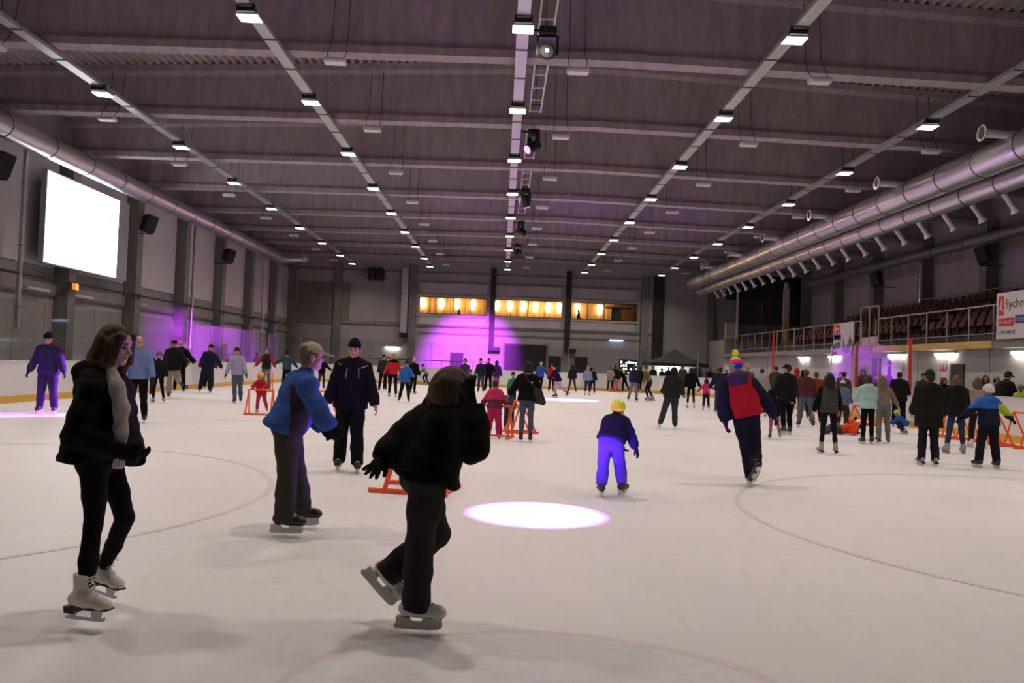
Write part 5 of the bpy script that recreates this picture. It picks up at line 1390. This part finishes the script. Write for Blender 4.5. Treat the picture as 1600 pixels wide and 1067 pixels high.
def rainbow(P, C, hu, hf, hr, hs):
    z = (P - C) @ hu / hs; x = (P - C) @ hr / hs; m = np.zeros(len(P), int)
    m[z < .11] = 1; m[(z < .05)] = 2; m[(z < .05) & (x > -.035)] = 3
    return m
SLV = [cloth((0.012, 0.013, 0.035), name='dark navy sleeve'), cloth((0.05, 0.03, 0.075), name='plum hood')]
def red_paint(P, J, sc):
    q = P - J['neck']; r = q @ J['rs']; u = q @ J['ax']; fw = q @ nrm(np.cross(UP, J['rs'])); m = np.zeros(len(P), int)
    m[is_sleeve(P, J, sc, .012)] = 1; m[(u > .0 * sc) & (np.abs(r) < .13 * sc)] = 2
    m[(u > -.085 * sc) & (np.abs(r) < .12 * sc) & (fw < -.11 * sc)] = 2
    return m
pixel_person('man in red backed jacket and rainbow bobble hat skating away', 11.5,
    dict(head=(1149, 575, .07), neck=(1153, 592, .04), shL=(1133, 600, .04), shR=(1176, 600, -.02), elL=(1128, 632, .0), wrL=(1133, 658, -.06), elR=(1196, 624, .05), wrR=(1208, 648, .12),
         pel=(1165, 645, 0), hipL=(1157, 650, 0), hipR=(1174, 650, 0), knL=(1166, 697, .06), anL=(1173, 740, .0), knR=(1180, 697, .10), anR=(1181, 727, -.22)),
    1.84, 4, (.0, 1, -.1), (-.05, 0.05, 1), .0095, {'L': ((.12, 1, 0), (0.1, 0, 1)), 'R': ((0, .8, -.6), (0, .6, .8))}, stand_px=(1176, 757),
    jacket=(0.42, 0.012, 0.018), jacket_mats=SLV, jacket_paint=red_paint, bulk=.042, hem=.05, hemr=.01, hood=1.5, trousers=(.010, .011, .022), tbulk=.022, flare=.008, tlen=.05, skates='black',
    hat=('pom', cloth((0.62, 0.75, 0.03), name='hat yellow')), hat_mats=HATS, hat_paint=rainbow, gloves=(.03, .015, .05))

SC = {}
A_OUT = (4, 22, 14)
# --- screen side
person('man in dark navy jacket standing in the violet beam by the screen-side boards', (73, 646), 520, 168, lean=8, L=(8, 14, 5), R=(2, 12, 5), AL=(4, 20, 12), AR=(4, 20, 12), head=(0, 22), jacket=(.03, .022, .06), bulk=.05, hem=.08, trousers=(.03, .022, .05), tbulk=.03, hat=('beanie', K), gloves=K)
person('bald man in light blue jacket lit violet behind the brown-haired woman', (214, 660), 525, 165, lean=8, AL=(6, 14, 14), AR=(6, 14, 10), head=(-25, 18), jacket=(.16, .22, .45), bulk=.035, hem=.06, trousers=K, gloves=NAVY_)
person('boy in dark tracksuit and grey helmet skating beside the stout man', (247, 629), 549, 175, L=(-8, 12, 4), R=(10, 14, 4), AL=(4, 18, 14), AR=(4, 18, 14), jacket=(.012, .011, .014), bulk=.03, hem=.08, trousers=K, tbulk=.0, hat=('helmet', (.12, .12, .14)), skates='tan')
person('stout man in dark jacket and beige trousers kicking one leg back', (263, 622), 531, 150, lean=16, L=(-38, 30, 14), R=(14, 22, 0), AL=(25, 22, 40), AR=(20, 12, 30), jacket=(.012, .011, .011), bulk=.07, hem=.08, belly=.03, trousers=(.30, .25, .20), tbulk=.03, hat=('cap', K), skates='black')
BPK = person('person with black backpack standing at the boards facing away', (306, 607), 543, -10, L=(4, 8, 5), R=(2, 8, 5), jacket=(.06, .055, .05), bulk=.05, hem=.06, trousers=K, tbulk=.03, hat=('beanie', K))
person('man in navy jacket and dark trousers leaning as he skates', (320, 614), 538, 160, lean=10, side=-8, L=(12, 18, 2), R=(-8, 10, 10), AL=(8, 32, 10), AR=(6, 20, 12), jacket=(.012, .016, .04), bulk=.05, hem=.08, trousers=(.015, .018, .03), tbulk=.035, hat=('beanie', K))
person('young man in pale lilac hoodie and blue jeans', (371, 630), 543, 170, lean=4, side=4, L=(-6, 10, 2), R=(4, 8, -2), AL=(6, 16, 10), AR=(4, 16, 10), jacket=(.34, .33, .46), bulk=.03, hem=.05, hood=1.1, trousers=(.08, .10, .15), tbulk=.015, hat=('beanie', DKH), gloves=K)
person('small child in red snowsuit and yellow helmet holding an orange frame', (409, 645), 582, 178, lean=26, L=(-14, 14, 8), R=(16, 20, 4), AL=(38, 30, 50, 40), AR=(38, 30, 50, 40), jacket=(.42, .012, .03), bulk=.05, hem=.16, hood=.8, trousers=(.45, .03, .08), tbulk=.02, hat=('helmet', mat('yellow helmet', (0.70, 0.55, 0.02), 0.2)), skates='tan')
person('person in red jacket over dark vest pushing an orange frame', (415, 609), 544, 172, lean=8, AL=(16, 26, 12), AR=(16, 30, 16), jacket=(.018, .02, .022), jacket_mats=[cloth((.30, .02, .02), name='red sleeve')], jacket_paint=lambda P, J, sc: is_sleeve(P, J, sc).astype(int), bulk=.03, hem=.06, trousers=(.13, .13, .13), tbulk=.02, hair=('short', BR))
person('person in teal jacket reaching a hand behind the older man', (447, 610), 548, -20, lean=14, AL=(20, 55, 5), AR=(20, 40, 10), jacket=(.02, .06, .075), bulk=.035, hem=.06, trousers=K, hat=('beanie', K))
person('dark clad skater half hidden between the older man and the man in black', (501, 607), 558, 140, lean=12, AL=(20, 30, 30), AR=(20, 40, 30), jacket=K, bulk=.04, trousers=DG, hair=('short', DKH))
SC['spec_l'] = person('dark clothed spectator behind the screen-side boards before the violet wall', (280, 600), 532, 160, Y=33.2, lean=4, AL=(10, 35, 30), AR=(10, 35, 30), jacket=K, bulk=.06, trousers=K, skates='shoe', hidden=True)
# --- far end, before the end wall
person('man in dark green tracksuit and peaked cap by the far boards', (597, 612), 554, 165, L=(-12, 16, 6), R=(10, 12, 6), jacket=(.012, .03, .026), bulk=.03, trousers=K, hat=('cap', K))
person('dark haired skater just behind the woman in red', (604, 610), 557, 170, jacket=(.012, .022, .016), bulk=.03, trousers=K, hair=('short', DKH))
person('blond woman in red and black jacket facing the viewer', (613, 621), 552, 178, AL=(4, 18, 10), AR=(4, 20, 14), jacket=(.50, .02, .03), jacket_mats=[cloth(K)], jacket_paint=lambda P, J, sc: ((P - J['neck']) @ J['ax'] > -.06 * sc).astype(int), bulk=.025, hem=.02, trousers=K, tbulk=.008, hair=('bob', BLOND), skates='white', gloves=(.35, .03, .05))
person('boy in bright blue jacket and black trousers before the far boards', (631, 628), 564, 172, side=-3, L=(6, 8, 6), R=(0, 8, 10), AL=(20, 20, 70), AR=(4, 18, 10), jacket=(.03, .13, .42), bulk=.04, hem=.10, trousers=K, tbulk=.02, hat=('beanie', DKH), skates='black')
person('skater in black with white and red hat behind the blue boy', (644, 616), 557, 20, jacket=K, bulk=.04, trousers=K, hat=('pom', (.55, .35, .36)))
person('crouching child in grey and black helmet by the far boards', (671, 601), 569, -75, lean=38, L=(40, 70, 5), R=(10, 40, 5), AL=(40, 20, 20), AR=(40, 20, 20), jacket=(.22, .22, .24), bulk=.03, trousers=K, hat=('helmet', (.03, .03, .035)))
person('slim dark skater standing against the magenta wall', (751, 613), 560, 190, jacket=(.025, .015, .04), bulk=.03, trousers=(.06, .05, .09), hat=('beanie', K), side=3)
person('skater in dark jacket and peaked cap facing the viewer at the magenta wall', (762, 613), 560, 175, jacket=K, bulk=.04, trousers=K, hat=('cap', (.05, .05, .05)), AL=(20, 20, 70))
person('skater in purple jacket seen from behind at the magenta wall', (774, 612), 563, 20, jacket=(.05, .02, .10), bulk=.05, hem=.1, trousers=(.12, .08, .25), hat=('hood', (.04, .02, .08)))
person('dark haired person behind the girl holding a phone', (726, 622), 560, 200, jacket=(.05, .03, .09), bulk=.03, trousers=K, hair=('short', DKH), AL=(30, 10, 60))
person('small child peeking past the raised black sleeve', (734, 625), 577, 190, jacket=(.05, .03, .12), bulk=.03, trousers=K, hat=('beanie', (.06, .03, .12)))
# --- children with frames in the middle
person('small child in pink snowsuit seen from behind in an orange frame', (771, 685), 592, 0, lean=10, L=(3, 8, 6), R=(2, 6, 6), AL=(30, 26, 25), AR=(30, 26, 25), jacket=(.50, .035, .11), jacket_mats=[cloth((.13, .025, .05), name='maroon lower jacket')], jacket_paint=lambda P, J, sc: ((P - J['pel']) @ J['ax'] < .22 * sc).astype(int), bulk=.06, hem=.06, hood=1.0, trousers=(.45, .02, .10), tbulk=.045, tlen=.05, hat=('beanie', (.48, .04, .10)), skates='white')
person('small child in dark blue snowsuit beside the woman with a bag', (795, 672), 606, -10, lean=16, AL=(35, 25, 25), AR=(35, 25, 25), jacket=(.02, .05, .09), bulk=.05, hem=.08, trousers=(.015, .03, .06), tbulk=.04, hat=('beanie', (.02, .05, .09)), skates='grey')
person('child in green jacket and dark red cap beyond the woman with a bag', (799, 640), 581, 170, lean=12, jacket=(.03, .22, .09), bulk=.04, trousers=K, hat=('beanie', (.05, .012, .015)))
def collar(root, J, base, sc, HP, fw):
    s = SDF(J['neck'] - .2, J['neck'] + .2, .012)
    for k in range(10):
        a = k * math.pi / 5; b = (k + 1) * math.pi / 5
        p = lambda t: J['neck'] + J['ax'] * .06 * sc + (J['rs'] * math.cos(t) * .09 + fw * math.sin(t) * .085) * sc
        s.cap(p(a), p(b), .028 * sc, None, .02)
    sdf_obj('fur_collar', s, [cloth((.40, .33, .26), name='pale fur')], root, base)
BAGW = person('woman in black jacket and blue jeans walking with a shoulder bag', (821, 690), 565, 2, lean=4, L=(3, 6, 2), R=(0, 5, 1), AL=(28, 28, 8), AR=(6, 16, 20), jacket=K, bulk=.045, hem=.06, trousers=(.075, .085, .13), tbulk=.004, thigh=1.0, hair=('bob', DKH, .8), skates='shoe', extras=[collar])
# --- far end, right of the gate
person('white haired man in royal blue jacket skating away', (840, 613), 565, 15, lean=8, L=(4, 6, 4), R=(-28, 12, 4), AL=(6, 16, 8), AR=(10, 30, 10), jacket=(.03, .08, .36), bulk=.045, trousers=K, hair=('short', (.45, .40, .36)))
person('child in red jacket and red hat near the dark door', (861, 613), 569, 180, lean=6, jacket=(.48, .015, .025), bulk=.05, hem=.08, trousers=(.02, .015, .02), hat=('hood', (.48, .015, .025)))
person('man in black jacket and pale trousers crouching into a stride', (868, 621), 570, -78, lean=26, L=(28, 38, 2), R=(-14, 40, 4), AL=(30, 15, 30), AR=(-10, 20, 30), jacket=K, bulk=.045, trousers=(.33, .29, .26), tbulk=.015, hat=('beanie', K))
person('skater in dark hooded jacket with legs apart near the dark doors', (894, 613), 570, -10, L=(6, 8, 10), R=(4, 8, 12), jacket=(.016, .014, .018), bulk=.04, trousers=(.06, .05, .05), hat=('hood', (.016, .014, .018)))
person('person in black standing right at the far boards by the second dark door', (904, 606), 567, 185, jacket=K, bulk=.04, trousers=K, hair=('short', DKH), hidden=True)
person('blond girl in light blue top and dark jeans', (917, 618), 572, 10, L=(3, 6, 3), R=(2, 6, 3), jacket=(.22, .28, .45), bulk=.025, hem=.06, trousers=(.03, .04, .07), tbulk=.0, hair=('bob', BLOND, 1.2), skates='white')
person('brown haired woman in pale coat at the far boards', (934, 607), 572, 180, jacket=(.33, .29, .25), bulk=.045, hem=.16, trousers=(.05, .012, .015), hair=('bob', BR), AL=(20, 10, 60), AR=(20, 10, 60))
person('person in dark blue coat beside the woman in the pale coat', (925, 614), 575, 170, jacket=(.012, .013, .025), bulk=.04, trousers=K, hair=('bob', DKH))
person('person in dark jacket and light grey trousers by the far boards', (953, 610), 570, 5, jacket=(.014, .013, .014), bulk=.05, hem=.08, trousers=(.22, .21, .20), hair=('short', DKH))
person('skater in black bending over an orange frame', (978, 613), 574, -70, lean=30, L=(10, 14, 14), R=(-16, 12, 10), AL=(22, 10, 6), AR=(22, 10, 6), jacket=K, bulk=.035, trousers=K, hair=('short', DKH))
person('man in dark jacket and beige trousers skating away before the frame', (988, 627), 570, 25, lean=6, L=(-10, 10, 8), R=(6, 10, 4), AL=(10, 10, 20), AR=(10, 16, 30), jacket=(.012, .013, .022), bulk=.05, hem=.06, trousers=(.20, .16, .13), tbulk=.02, hair=('short', (.05, .03, .025)))
person('skater in black half hidden behind the man in beige trousers', (1000, 613), 573, 30, jacket=K, bulk=.04, trousers=K, hair=('short', DKH), R=(-20, 20, 6))
person('young man in olive jumper leaning forward on his skates', (1016, 626), 571, -60, lean=24, L=(22, 42, 2), R=(10, 40, 3), AL=(-2, 10, 6), AR=(-4, 10, 6), jacket=(.13, .10, .04), bulk=.022, hem=.02, trousers=(.012, .012, .016), tbulk=.006, hair=('short', BR), skates='grey')
person('broad man in black hooded jacket and dark jeans skating away', (1043, 670), 573, 8, lean=6, side=5, L=(-6, 10, 16), R=(4, 12, 2), AL=(20, 14, 40), AR=(20, 14, 40), jacket=(.020, .019, .020), bulk=.07, hem=.06, hood=1.2, trousers=(.035, .038, .055), tbulk=.028, flare=.008, tlen=.05, hat=('hood', (.018, .017, .018)), skates='black')
person('skater in brown coat behind the broad man', (1064, 622), 572, 175, jacket=(.05, .04, .032), bulk=.05, hem=.2, trousers=K, hair=('bob', DKH))
person('woman in black jacket and leggings with white skates holding a child by the hand', (1079, 638), 574, 4, L=(3, 6, 4), R=(2, 6, 4), AL=(4, 10, 8), AR=(4, 26, 6), jacket=K, bulk=.04, hem=.04, trousers=K, tbulk=-.004, hair=('bob', DKH), skates='white')
person('small child in bright pink top being led by both hands', (1103, 641), 591, 5, AL=(10, 40, 5), AR=(10, 60, 5), jacket=(.60, .03, .14), bulk=.03, hem=.04, trousers=(.018, .018, .016), tbulk=.02, hair=('bob', DKH), skates='white')
person('dark clad adult leading the pink child, half hidden by the red jacket', (1124, 645), 574, 10, AL=(8, 26, 6), jacket=NAVY_, bulk=.05, trousers=(.06, .05, .07), hair=('short', DKH))
# --- gallery side
person('woman with blond bun just past the rainbow hat', (1167, 648), 569, 5, jacket=(.10, .09, .085), bulk=.04, trousers=K, hair=('pony', BLOND))
person('woman in white knitted scarf and grey coat skating away', (1190, 652), 574, 8, L=(-6, 12, 3), R=(6, 8, 4), jacket=(.30, .28, .26), bulk=.045, trousers=(.02, .018, .02), hat=('beanie', (.22, .20, .20)), skates='white')
person('man in olive coat beside the black peaked cap', (1212, 640), 572, 0, jacket=(.055, .045, .028), bulk=.05, hem=.08, trousers=K, hair=('short', DKH))
person('child in black with pink leggings lifting a skate', (1203, 686), 608, 10, lean=-6, side=-14, L=(-2, 6, 4), R=(-20, 20, 4), AL=(20, 60, 10), AR=(10, 70, 5), jacket=K, bulk=.06, hem=.14, trousers=(.30, .09, .15), tbulk=.0, hat=('hood', K), skates='black')
person('tall man in black coat with peaked cap turned aside', (1229, 679), 569, -8, lean=3, L=(-6, 12, 4), R=(5, 8, 2), AL=(6, 14, 20), AR=(6, 12, 20), head=(-55, 0), jacket=(.010, .009, .010), bulk=.065, hem=.20, trousers=K, tbulk=.014, hat=('cap', K), skates='black')
person('person in red hood farther off near the gallery boards', (1244, 648), 575, 10, jacket=(.16, .14, .14), bulk=.04, trousers=K, hat=('hood', (.42, .02, .02)))
person('person in dark green jacket with black hood near the gallery boards', (1255, 654), 578, 5, jacket=(.025, .026, .02), bulk=.05, trousers=(.02, .022, .035), hat=('hood', K))
person('man in maroon jacket and blue jeans with legs apart', (1259, 668), 577, 12, lean=10, L=(4, 8, 8), R=(2, 8, 9), AL=(26, 14, 40), AR=(4, 14, 16), jacket=(.09, .022, .028), bulk=.05, hem=.04, hood=1.2, trousers=(.10, .11, .15), tbulk=.022, hair=('short', (.09, .05, .03)), skates='black')
person('man in rust coloured jacket next to the maroon jacket', (1274, 662), 581, 20, jacket=(.20, .035, .012), bulk=.05, trousers=K, hair=('short', (.09, .05, .03)), skates='black')
person('woman in grey quilted vest and black leggings with pale skates', (1294, 709), 583, 3, lean=2, L=(2, 5, 5), R=(1, 5, 5), AL=(2, 16, 10), AR=(4, 12, 30), jacket=(.055, .052, .054), jacket_mats=[cloth(K)], jacket_paint=lambda P, J, sc: is_sleeve(P, J, sc).astype(int), bulk=.028, hem=.06, ribs=.09, trousers=(.012, .010, .011), tbulk=-.004, hair=('long', DKH, .75), skates='tan')
person('child in white knit hat and blue camouflage jacket', (1316, 670), 594, 15, lean=4, AL=(10, 14, 20), AR=(10, 20, 30), jacket=mat('blue camouflage', (0.10, 0.15, 0.24), 0.8, var=.95, scale=16), bulk=.06, hem=.08, trousers=(.035, .03, .03), tbulk=.03, hat=('beanie', (.62, .58, .54)), skates='grey')
person('person in mustard jacket standing at the gallery boards', (1334, 652), 583, 0, jacket=(.17, .09, .02), bulk=.05, hem=.08, trousers=K, hair=('short', (.12, .06, .03)))
person('two-tone dark haired skater standing behind the white hat', (1318, 655), 581, 10, jacket=(.06, .05, .05), bulk=.04, trousers=K, hair=('short', DKH))
person('girl in mint green hooded jacket and black trousers', (1355, 694), 586, 2, L=(2, 4, 2), R=(2, 4, 2), AL=(22, 12, 60, 20), AR=(22, 12, 60, 20), jacket=(.36, .54, .52), bulk=.045, hem=.06, hood=1.4, wrinkle=.009, trousers=K, tbulk=.004, hair=('bob', (.05, .03, .02), .8), skates='black')
person('girl in checked shirt and grey jeans leaning on the mint jacket', (1380, 692), 587, 6, side=-3, L=(4, 16, 3), R=(2, 6, 3), AL=(16, 20, 40), AR=(2, 30, 10), jacket=mat('brown check cloth', (0.20, 0.15, 0.12), 0.9, var=.7, scale=34), bulk=.02, hem=-.02, trousers=(.17, .16, .15), tbulk=.016, hair=('long', (.18, .12, .06), .9), skates='brown')
person('large man in black coat leaning on the gallery boards', (1410, 668), 581, 25, lean=6, AL=(20, 14, 40), AR=(20, 14, 50), jacket=(.010, .009, .011), bulk=.07, hem=.14, trousers=K, tbulk=.03, hair=('short', DKH), skates='grey')
person('child in blue and yellow helmet crouching on the ice by the boards', (1415, 678), 641, -60, lean=52, L=(88, 128, 5), R=(60, 120, 5), AL=(50, 10, 20), AR=(40, 10, 20), jacket=(.025, .09, .36), bulk=.05, trousers=(.02, .025, .04), tbulk=.03, hat=('helmet', (.55, .42, .10)))
person('woman in long black coat and dark green beanie seen from behind', (1450, 727), 578, 4, lean=1, L=(2, 4, 3), R=(2, 4, 3), AL=(6, 10, 40, 10), AR=(6, 12, 10), jacket=(.012, .012, .011), bulk=.07, hem=.26, hemr=.02, hood=1.2, trousers=(.014, .014, .022), tbulk=.018, flare=.012, tlen=.06, hat=('beanie', (.010, .025, .016)), skates='tan')
person('brown haired woman in black parka and blue jeans with grey boots', (1492, 709), 586, 5, lean=2, L=(2, 5, 8), R=(2, 5, 5), AL=(20, 24, 70, 30), AR=(10, 14, 30), jacket=(.012, .011, .011), bulk=.06, hem=.12, hood=1.3, trousers=(.030, .042, .085), tbulk=.004, hair=('long', (.13, .075, .04), .9), skates='grey')
person('person in dusty pink coat behind the blue jacketed boy', (1528, 700), 590, 10, AL=(30, 16, 60, 30), jacket=(.32, .23, .21), bulk=.045, hem=.10, trousers=(.02, .012, .015), hair=('bob', (.10, .07, .05)), skates='pink')
BOYM = [cloth((.012, .014, .04), name='boy navy lower'), cloth((.45, .55, .03), name='lime sleeve')]
def boy_paint(P, J, sc):
    u = (P - J['neck']) @ J['ax']; r = (P - J['neck']) @ J['rs']; m = np.zeros(len(P), int); m[u < -.20 * sc] = 1
    m[(r > .15 * sc) & (u < -.08 * sc) & (u > -.34 * sc)] = 2
    return m
person('boy in blue and lime ski jacket and white helmet with arms spread', (1543, 731), 600, 0, lean=5, L=(2, 8, 10), R=(2, 8, 6), AL=(10, 44, 10), AR=(10, 48, 2), jacket=(.03, .13, .50), jacket_mats=BOYM, jacket_paint=boy_paint, bulk=.05, hem=.05, hood=1.3, trousers=(.011, .011, .014), tbulk=.03, flare=.01, hat=('helmet', (.66, .62, .60)), skates='black', gloves=K, shoe_size=1.1)
def lie(label, Y0, **kw):
    return pixel_person(label, Y0, dict(head=(1346, 664, -.05), neck=(1339, 668, 0), shL=(1338, 664, .15), shR=(1338, 672, -.18), elL=(1330, 660, .3), wrL=(1334, 656, .35), elR=(1330, 674, -.3), wrR=(1339, 676, -.35),
        pel=(1314, 671, 0), hipL=(1312, 670, .08), hipR=(1312, 672, -.08), knL=(1299, 666, .1), anL=(1288, 674, .1), knR=(1300, 669, -.1), anR=(1289, 676, -.15)), 1.2, 80, (.6, 0, .8), (.8, 0, .6), .013,
        {'L': ((-.5, 0, .8), (.8, 0, .5)), 'R': ((-.5, 0, .8), (.8, 0, .5))}, stand_px=(1318, 679), **kw)
lie('child in orange jacket and grey trousers lying on the ice', 22.3, jacket=(.60, .06, .02), bulk=.06, hem=.05, trousers=(.05, .05, .055), tbulk=.05, hat=('beanie', (.05, .02, .02)), gloves=K)
# --- spectators behind the boards, gallery side and far end
def spect(label, px, top, Y, hd=180, **kw):
    kw.setdefault('AL', (18, 12, 50, 10)); kw.setdefault('AR', (18, 12, 50, 10))
    person(label, (px, 640), top, hd, Y=Y, hidden=True, skates='shoe', **kw)
person('man in dark jacket and black cap standing behind the gallery boards', (1566, 640), 580, 80, Y=23.6, head=(10, 20), hidden=False, skates='shoe', jacket=(.013, .013, .015), bulk=.055, hat=('cap', K), AL=(18, 12, 50), AR=(18, 12, 50))
person('child in neon yellow vest behind the gallery boards', (1598, 640), 600, -120, Y=22.6, head=(0, 15), skates='shoe', jacket=(.35, .55, .04), jacket_mats=[cloth(K)], jacket_paint=lambda P, J, sc: ((P - J['neck']) @ J['ax'] < -.15 * sc).astype(int), bulk=.04, hat=('beanie', (.32, .24, .18)))
spect('woman with reddish hair behind the boards near the capped man', 1538, 586, 25.5, 200, jacket=K, bulk=.05, hair=('bob', (.12, .03, .025)))
spect('man with grey knit hat behind the boards near the capped man', 1551, 588, 24.6, 150, jacket=DG, bulk=.05, hat=('beanie', (.25, .20, .17)))
spect('bearded man behind the boards beside the green beanie', 1441, 583, 29.8, 200, jacket=(.05, .04, .04), bulk=.05, hair=('short', DKH))
spect('person in dark coat behind the boards below the red letters', 1471, 590, 29.0, 170, jacket=K, bulk=.05, hair=('bob', BR))
spect('person in dark clothes in front of the purple figure poster', 1393, 592, 33.5, 170, jacket=(.02, .015, .02), bulk=.04, hat=('hood', (.015, .012, .016)))
spect('person with dark hair behind the boards left of the purple poster', 1367, 584, 35.0, 190, jacket=K, bulk=.05, hair=('short', DKH))
spect('woman in maroon top behind the boards by the red post', 1347, 577, 36.5, 200, jacket=(.09, .025, .025), bulk=.05, hair=('bob', DKH))
spect('man behind the gallery boards near the bright wall lamp', 1310, 581, 39.5, 160, jacket=(.03, .03, .035), bulk=.05, hair=('short', DKH))
tl = ['leftmost in', 'second from the left in', 'third from the left in', 'in the middle of', 'fourth from the right in', 'third from the right in', 'next to last in', 'rightmost in']
for k, (px, tp, c, hd) in enumerate(((1019, 572, K, 200), (1031, 575, (.02, .015, .03), 150), (1043, 573, K, 190), (1064, 570, (.03, .03, .02), 170), (1087, 568, (.05, .03, .10), 180), (1108, 574, (.05, .015, .02), 200), (1117, 577, DG, 160), (1133, 578, K, 185))):
    spect('dark silhouetted visitor %s the crowd at the black tent' % tl[k], px, tp, 58.3 + 0.6 * (k % 2), hd, jacket=c, bulk=.05, hair=('short', DKH))
tl2 = ['nearest the camera', 'in the middle', 'farthest along']
for k, (px, Y) in enumerate(((352, 47.5), (396, 55), (228, 30))):
    spect('dark clad spectator behind the glass on the screen side, ' + ['past the navy jacket', 'near the lilac hoodie', 'beside the bald man'][k], px, [553, 551, 548][k], Y, 120, jacket=[(.10, .02, .02), DG, K][k], bulk=.05, hair=('short', DKH))
# two guests behind the restaurant windows
for px, lab in ((903, 'dark silhouette of a guest at the last restaurant window'), (716, 'small dark silhouette of a guest at the first restaurant window')):
    p = at_depth(px, 500, 70.6); J0 = pose(90, L=(80, 90, 4), R=(80, 90, 4)); 
    lowz = J0['head'][2]
    Hh = 1.6; off = V(p.x, p.y, (6.42 if px > 800 else 6.1) - lowz * Hh)
    for k in ('pel', 'neck', 'head', 'hipL', 'hipR', 'knL', 'knR', 'anL', 'anR', 'shL', 'shR', 'elL', 'elR', 'wrL', 'wrR'): J0[k] = J0[k] * Hh + off
    finish_feet(J0, 90, H=Hh); build_person(J0, Hh, (p.x, p.y, 4.9), dict(jacket=K, trousers=K, hair=('bob', DKH), skates='shoe'), .03, lab)

# ================================================================== THINGS THE SKATERS USE
def skating_aid(base, heading, lab, W_=.62, Hh=.80, Ln=.80, r=.022):
    e = empty('skating_aid', (base[0], base[1], 0), -math.radians(heading)); tag(e, lab, 'skating aid', 'orange skating frames')
    for sx in (-1, 1):
        x = sx * W_ / 2
        MB().tube([(x, -Ln / 2, r + .004), (x, Ln / 2, r + .004)], r, 10).build('runner', ORANGE, e, smooth='auto')
        MB().tube([(x, -Ln * .30, r + .01), (x * .96, -.05, Hh * .96)], r, 10).build('rear_leg', ORANGE, e, smooth='auto')
        MB().tube([(x, Ln * .42, r + .01), (x * .96, -.03, Hh)], r, 10).build('front_leg', ORANGE, e, smooth='auto')
    MB().tube([(-W_ / 2, -.04, Hh), (W_ / 2, -.04, Hh)], r, 10).build('handle_bar', ORANGE, e, smooth='auto')
    MB().tube([(-W_ / 2 - .04, Ln * .44, r + .006), (W_ / 2 + .04, Ln * .44, r + .006)], r, 10).build('front_bar', ORANGE, e, smooth='auto')
    return e
skating_aid(ground(650, 766), 100, 'orange tube skating frame standing behind the girl in the boxy black jacket', .7, .9, .95, .028)
p = ground(406, 648); skating_aid(p, 180, 'orange tube skating frame held by the child in the red snowsuit', .66, .66, .5)
p = ground(413, 612); skating_aid(p, 180, 'orange tube skating frame pushed by the person in the red jacket', .62, .85, .6)
p = ground(506, 667); skating_aid(p, 60, 'orange tube skating frame between the older man and the man in black', .7, .8, .7)
p = ground(774, 684); skating_aid(p, 12, 'orange tube skating frame around the child in the pink snowsuit', .62, .68, .7)
p = ground(810, 676); skating_aid(p, 75, 'orange tube skating frame beside the woman with a shoulder bag', .55, .72, .8)
p = ground(964, 613); skating_aid(p, -60, 'orange tube skating frame under the bending skater in black', .6, .85, .8)
p = ground(855, 607); skating_aid(p, 100, 'orange tube skating frame near the child in the red hat', .6, .75, .7)
for k, (px, py, hd) in enumerate(((1556, 694, 96), (1604, 701, 88), (1470, 682, 60), (1509, 687, 100))):
    p = ground(px, py); skating_aid((p.x - .1, p.y), hd, ['orange tube skating frame parked at the boards beside the lime sleeve', 'orange tube skating frame parked at the boards at the picture edge', 'orange tube skating frame parked between the green beanie and the black parka', 'orange tube skating frame parked behind the boy in the blue jacket'][k], .6, .85, .85)
p = ground(1345, 664); skating_aid(p, 80, 'orange tube skating frame lying low beside the mint jacket', .7, .62, .8, .03)
# shoulder bag of the woman in jeans
p = BAGW.location
e = empty('shoulder_bag', (p.x + .27, p.y - .02, .0)); tag(e, 'dark grey shoulder bag worn by the woman in jeans', 'bag')
BAGM = cloth((.035, .034, .036), name='bag cloth')
m = MB(); m.prism([(-.13, .80), (-.15, 1.08), (-.06, 1.12), (.03, 1.06), (.12, .82), (.08, .75)], -.07, .05); m.build('bag_body', BAGM, e)
MB().tube([(-.12, -.08, 1.1), (-.30, -.19, 1.3), (-.34, -.14, 1.42), (-.36, .02, 1.45)], .014, 6).build('strap', SOLEB, e)
MB().box(-.20, -.17, -.19, -.17, 1.20, 1.23).build('strap_buckle', WMETAL, e)
# backpack
p = BPK.location
e = empty('backpack', (p.x - .08, p.y - .24, 0)); tag(e, 'black backpack on the person standing at the screen-side boards', 'backpack')
MB().bbox(-.17, .17, -.13, .09, 1.05, 1.52, .05).build('bag_body', cloth(K), e); MB().bbox(-.12, .12, -.18, -.13, 1.10, 1.30, .02).build('front_pocket', cloth(DG), e)
for sx in (-.12, .12): MB().tube([(sx, .08, 1.48), (sx, .16, 1.56), (sx, .30, 1.52)], .02, 6).build('strap', SOLEB, e)
MB().box(-.02, .02, -.19, -.18, 1.33, 1.37).build('reflector', WMETAL, e)
# puck-like cone on the ice and a phone in the girl's hand
g_ = at_depth(739, 612, 4.66)
ph = MB().bbox(-.004, .004, -.036, .036, -.075, .075, .003).build('phone', BLACKM); ph.location = (g_.x - .01, g_.y, g_.z + .02); ph.rotation_euler = (0, math.radians(10), math.radians(30)); tag(ph, 'dark phone held up in the black gloved hand of the girl', 'phone')
print('PEOPLE tris', NTRI[0], 'time', time.time() - T0)
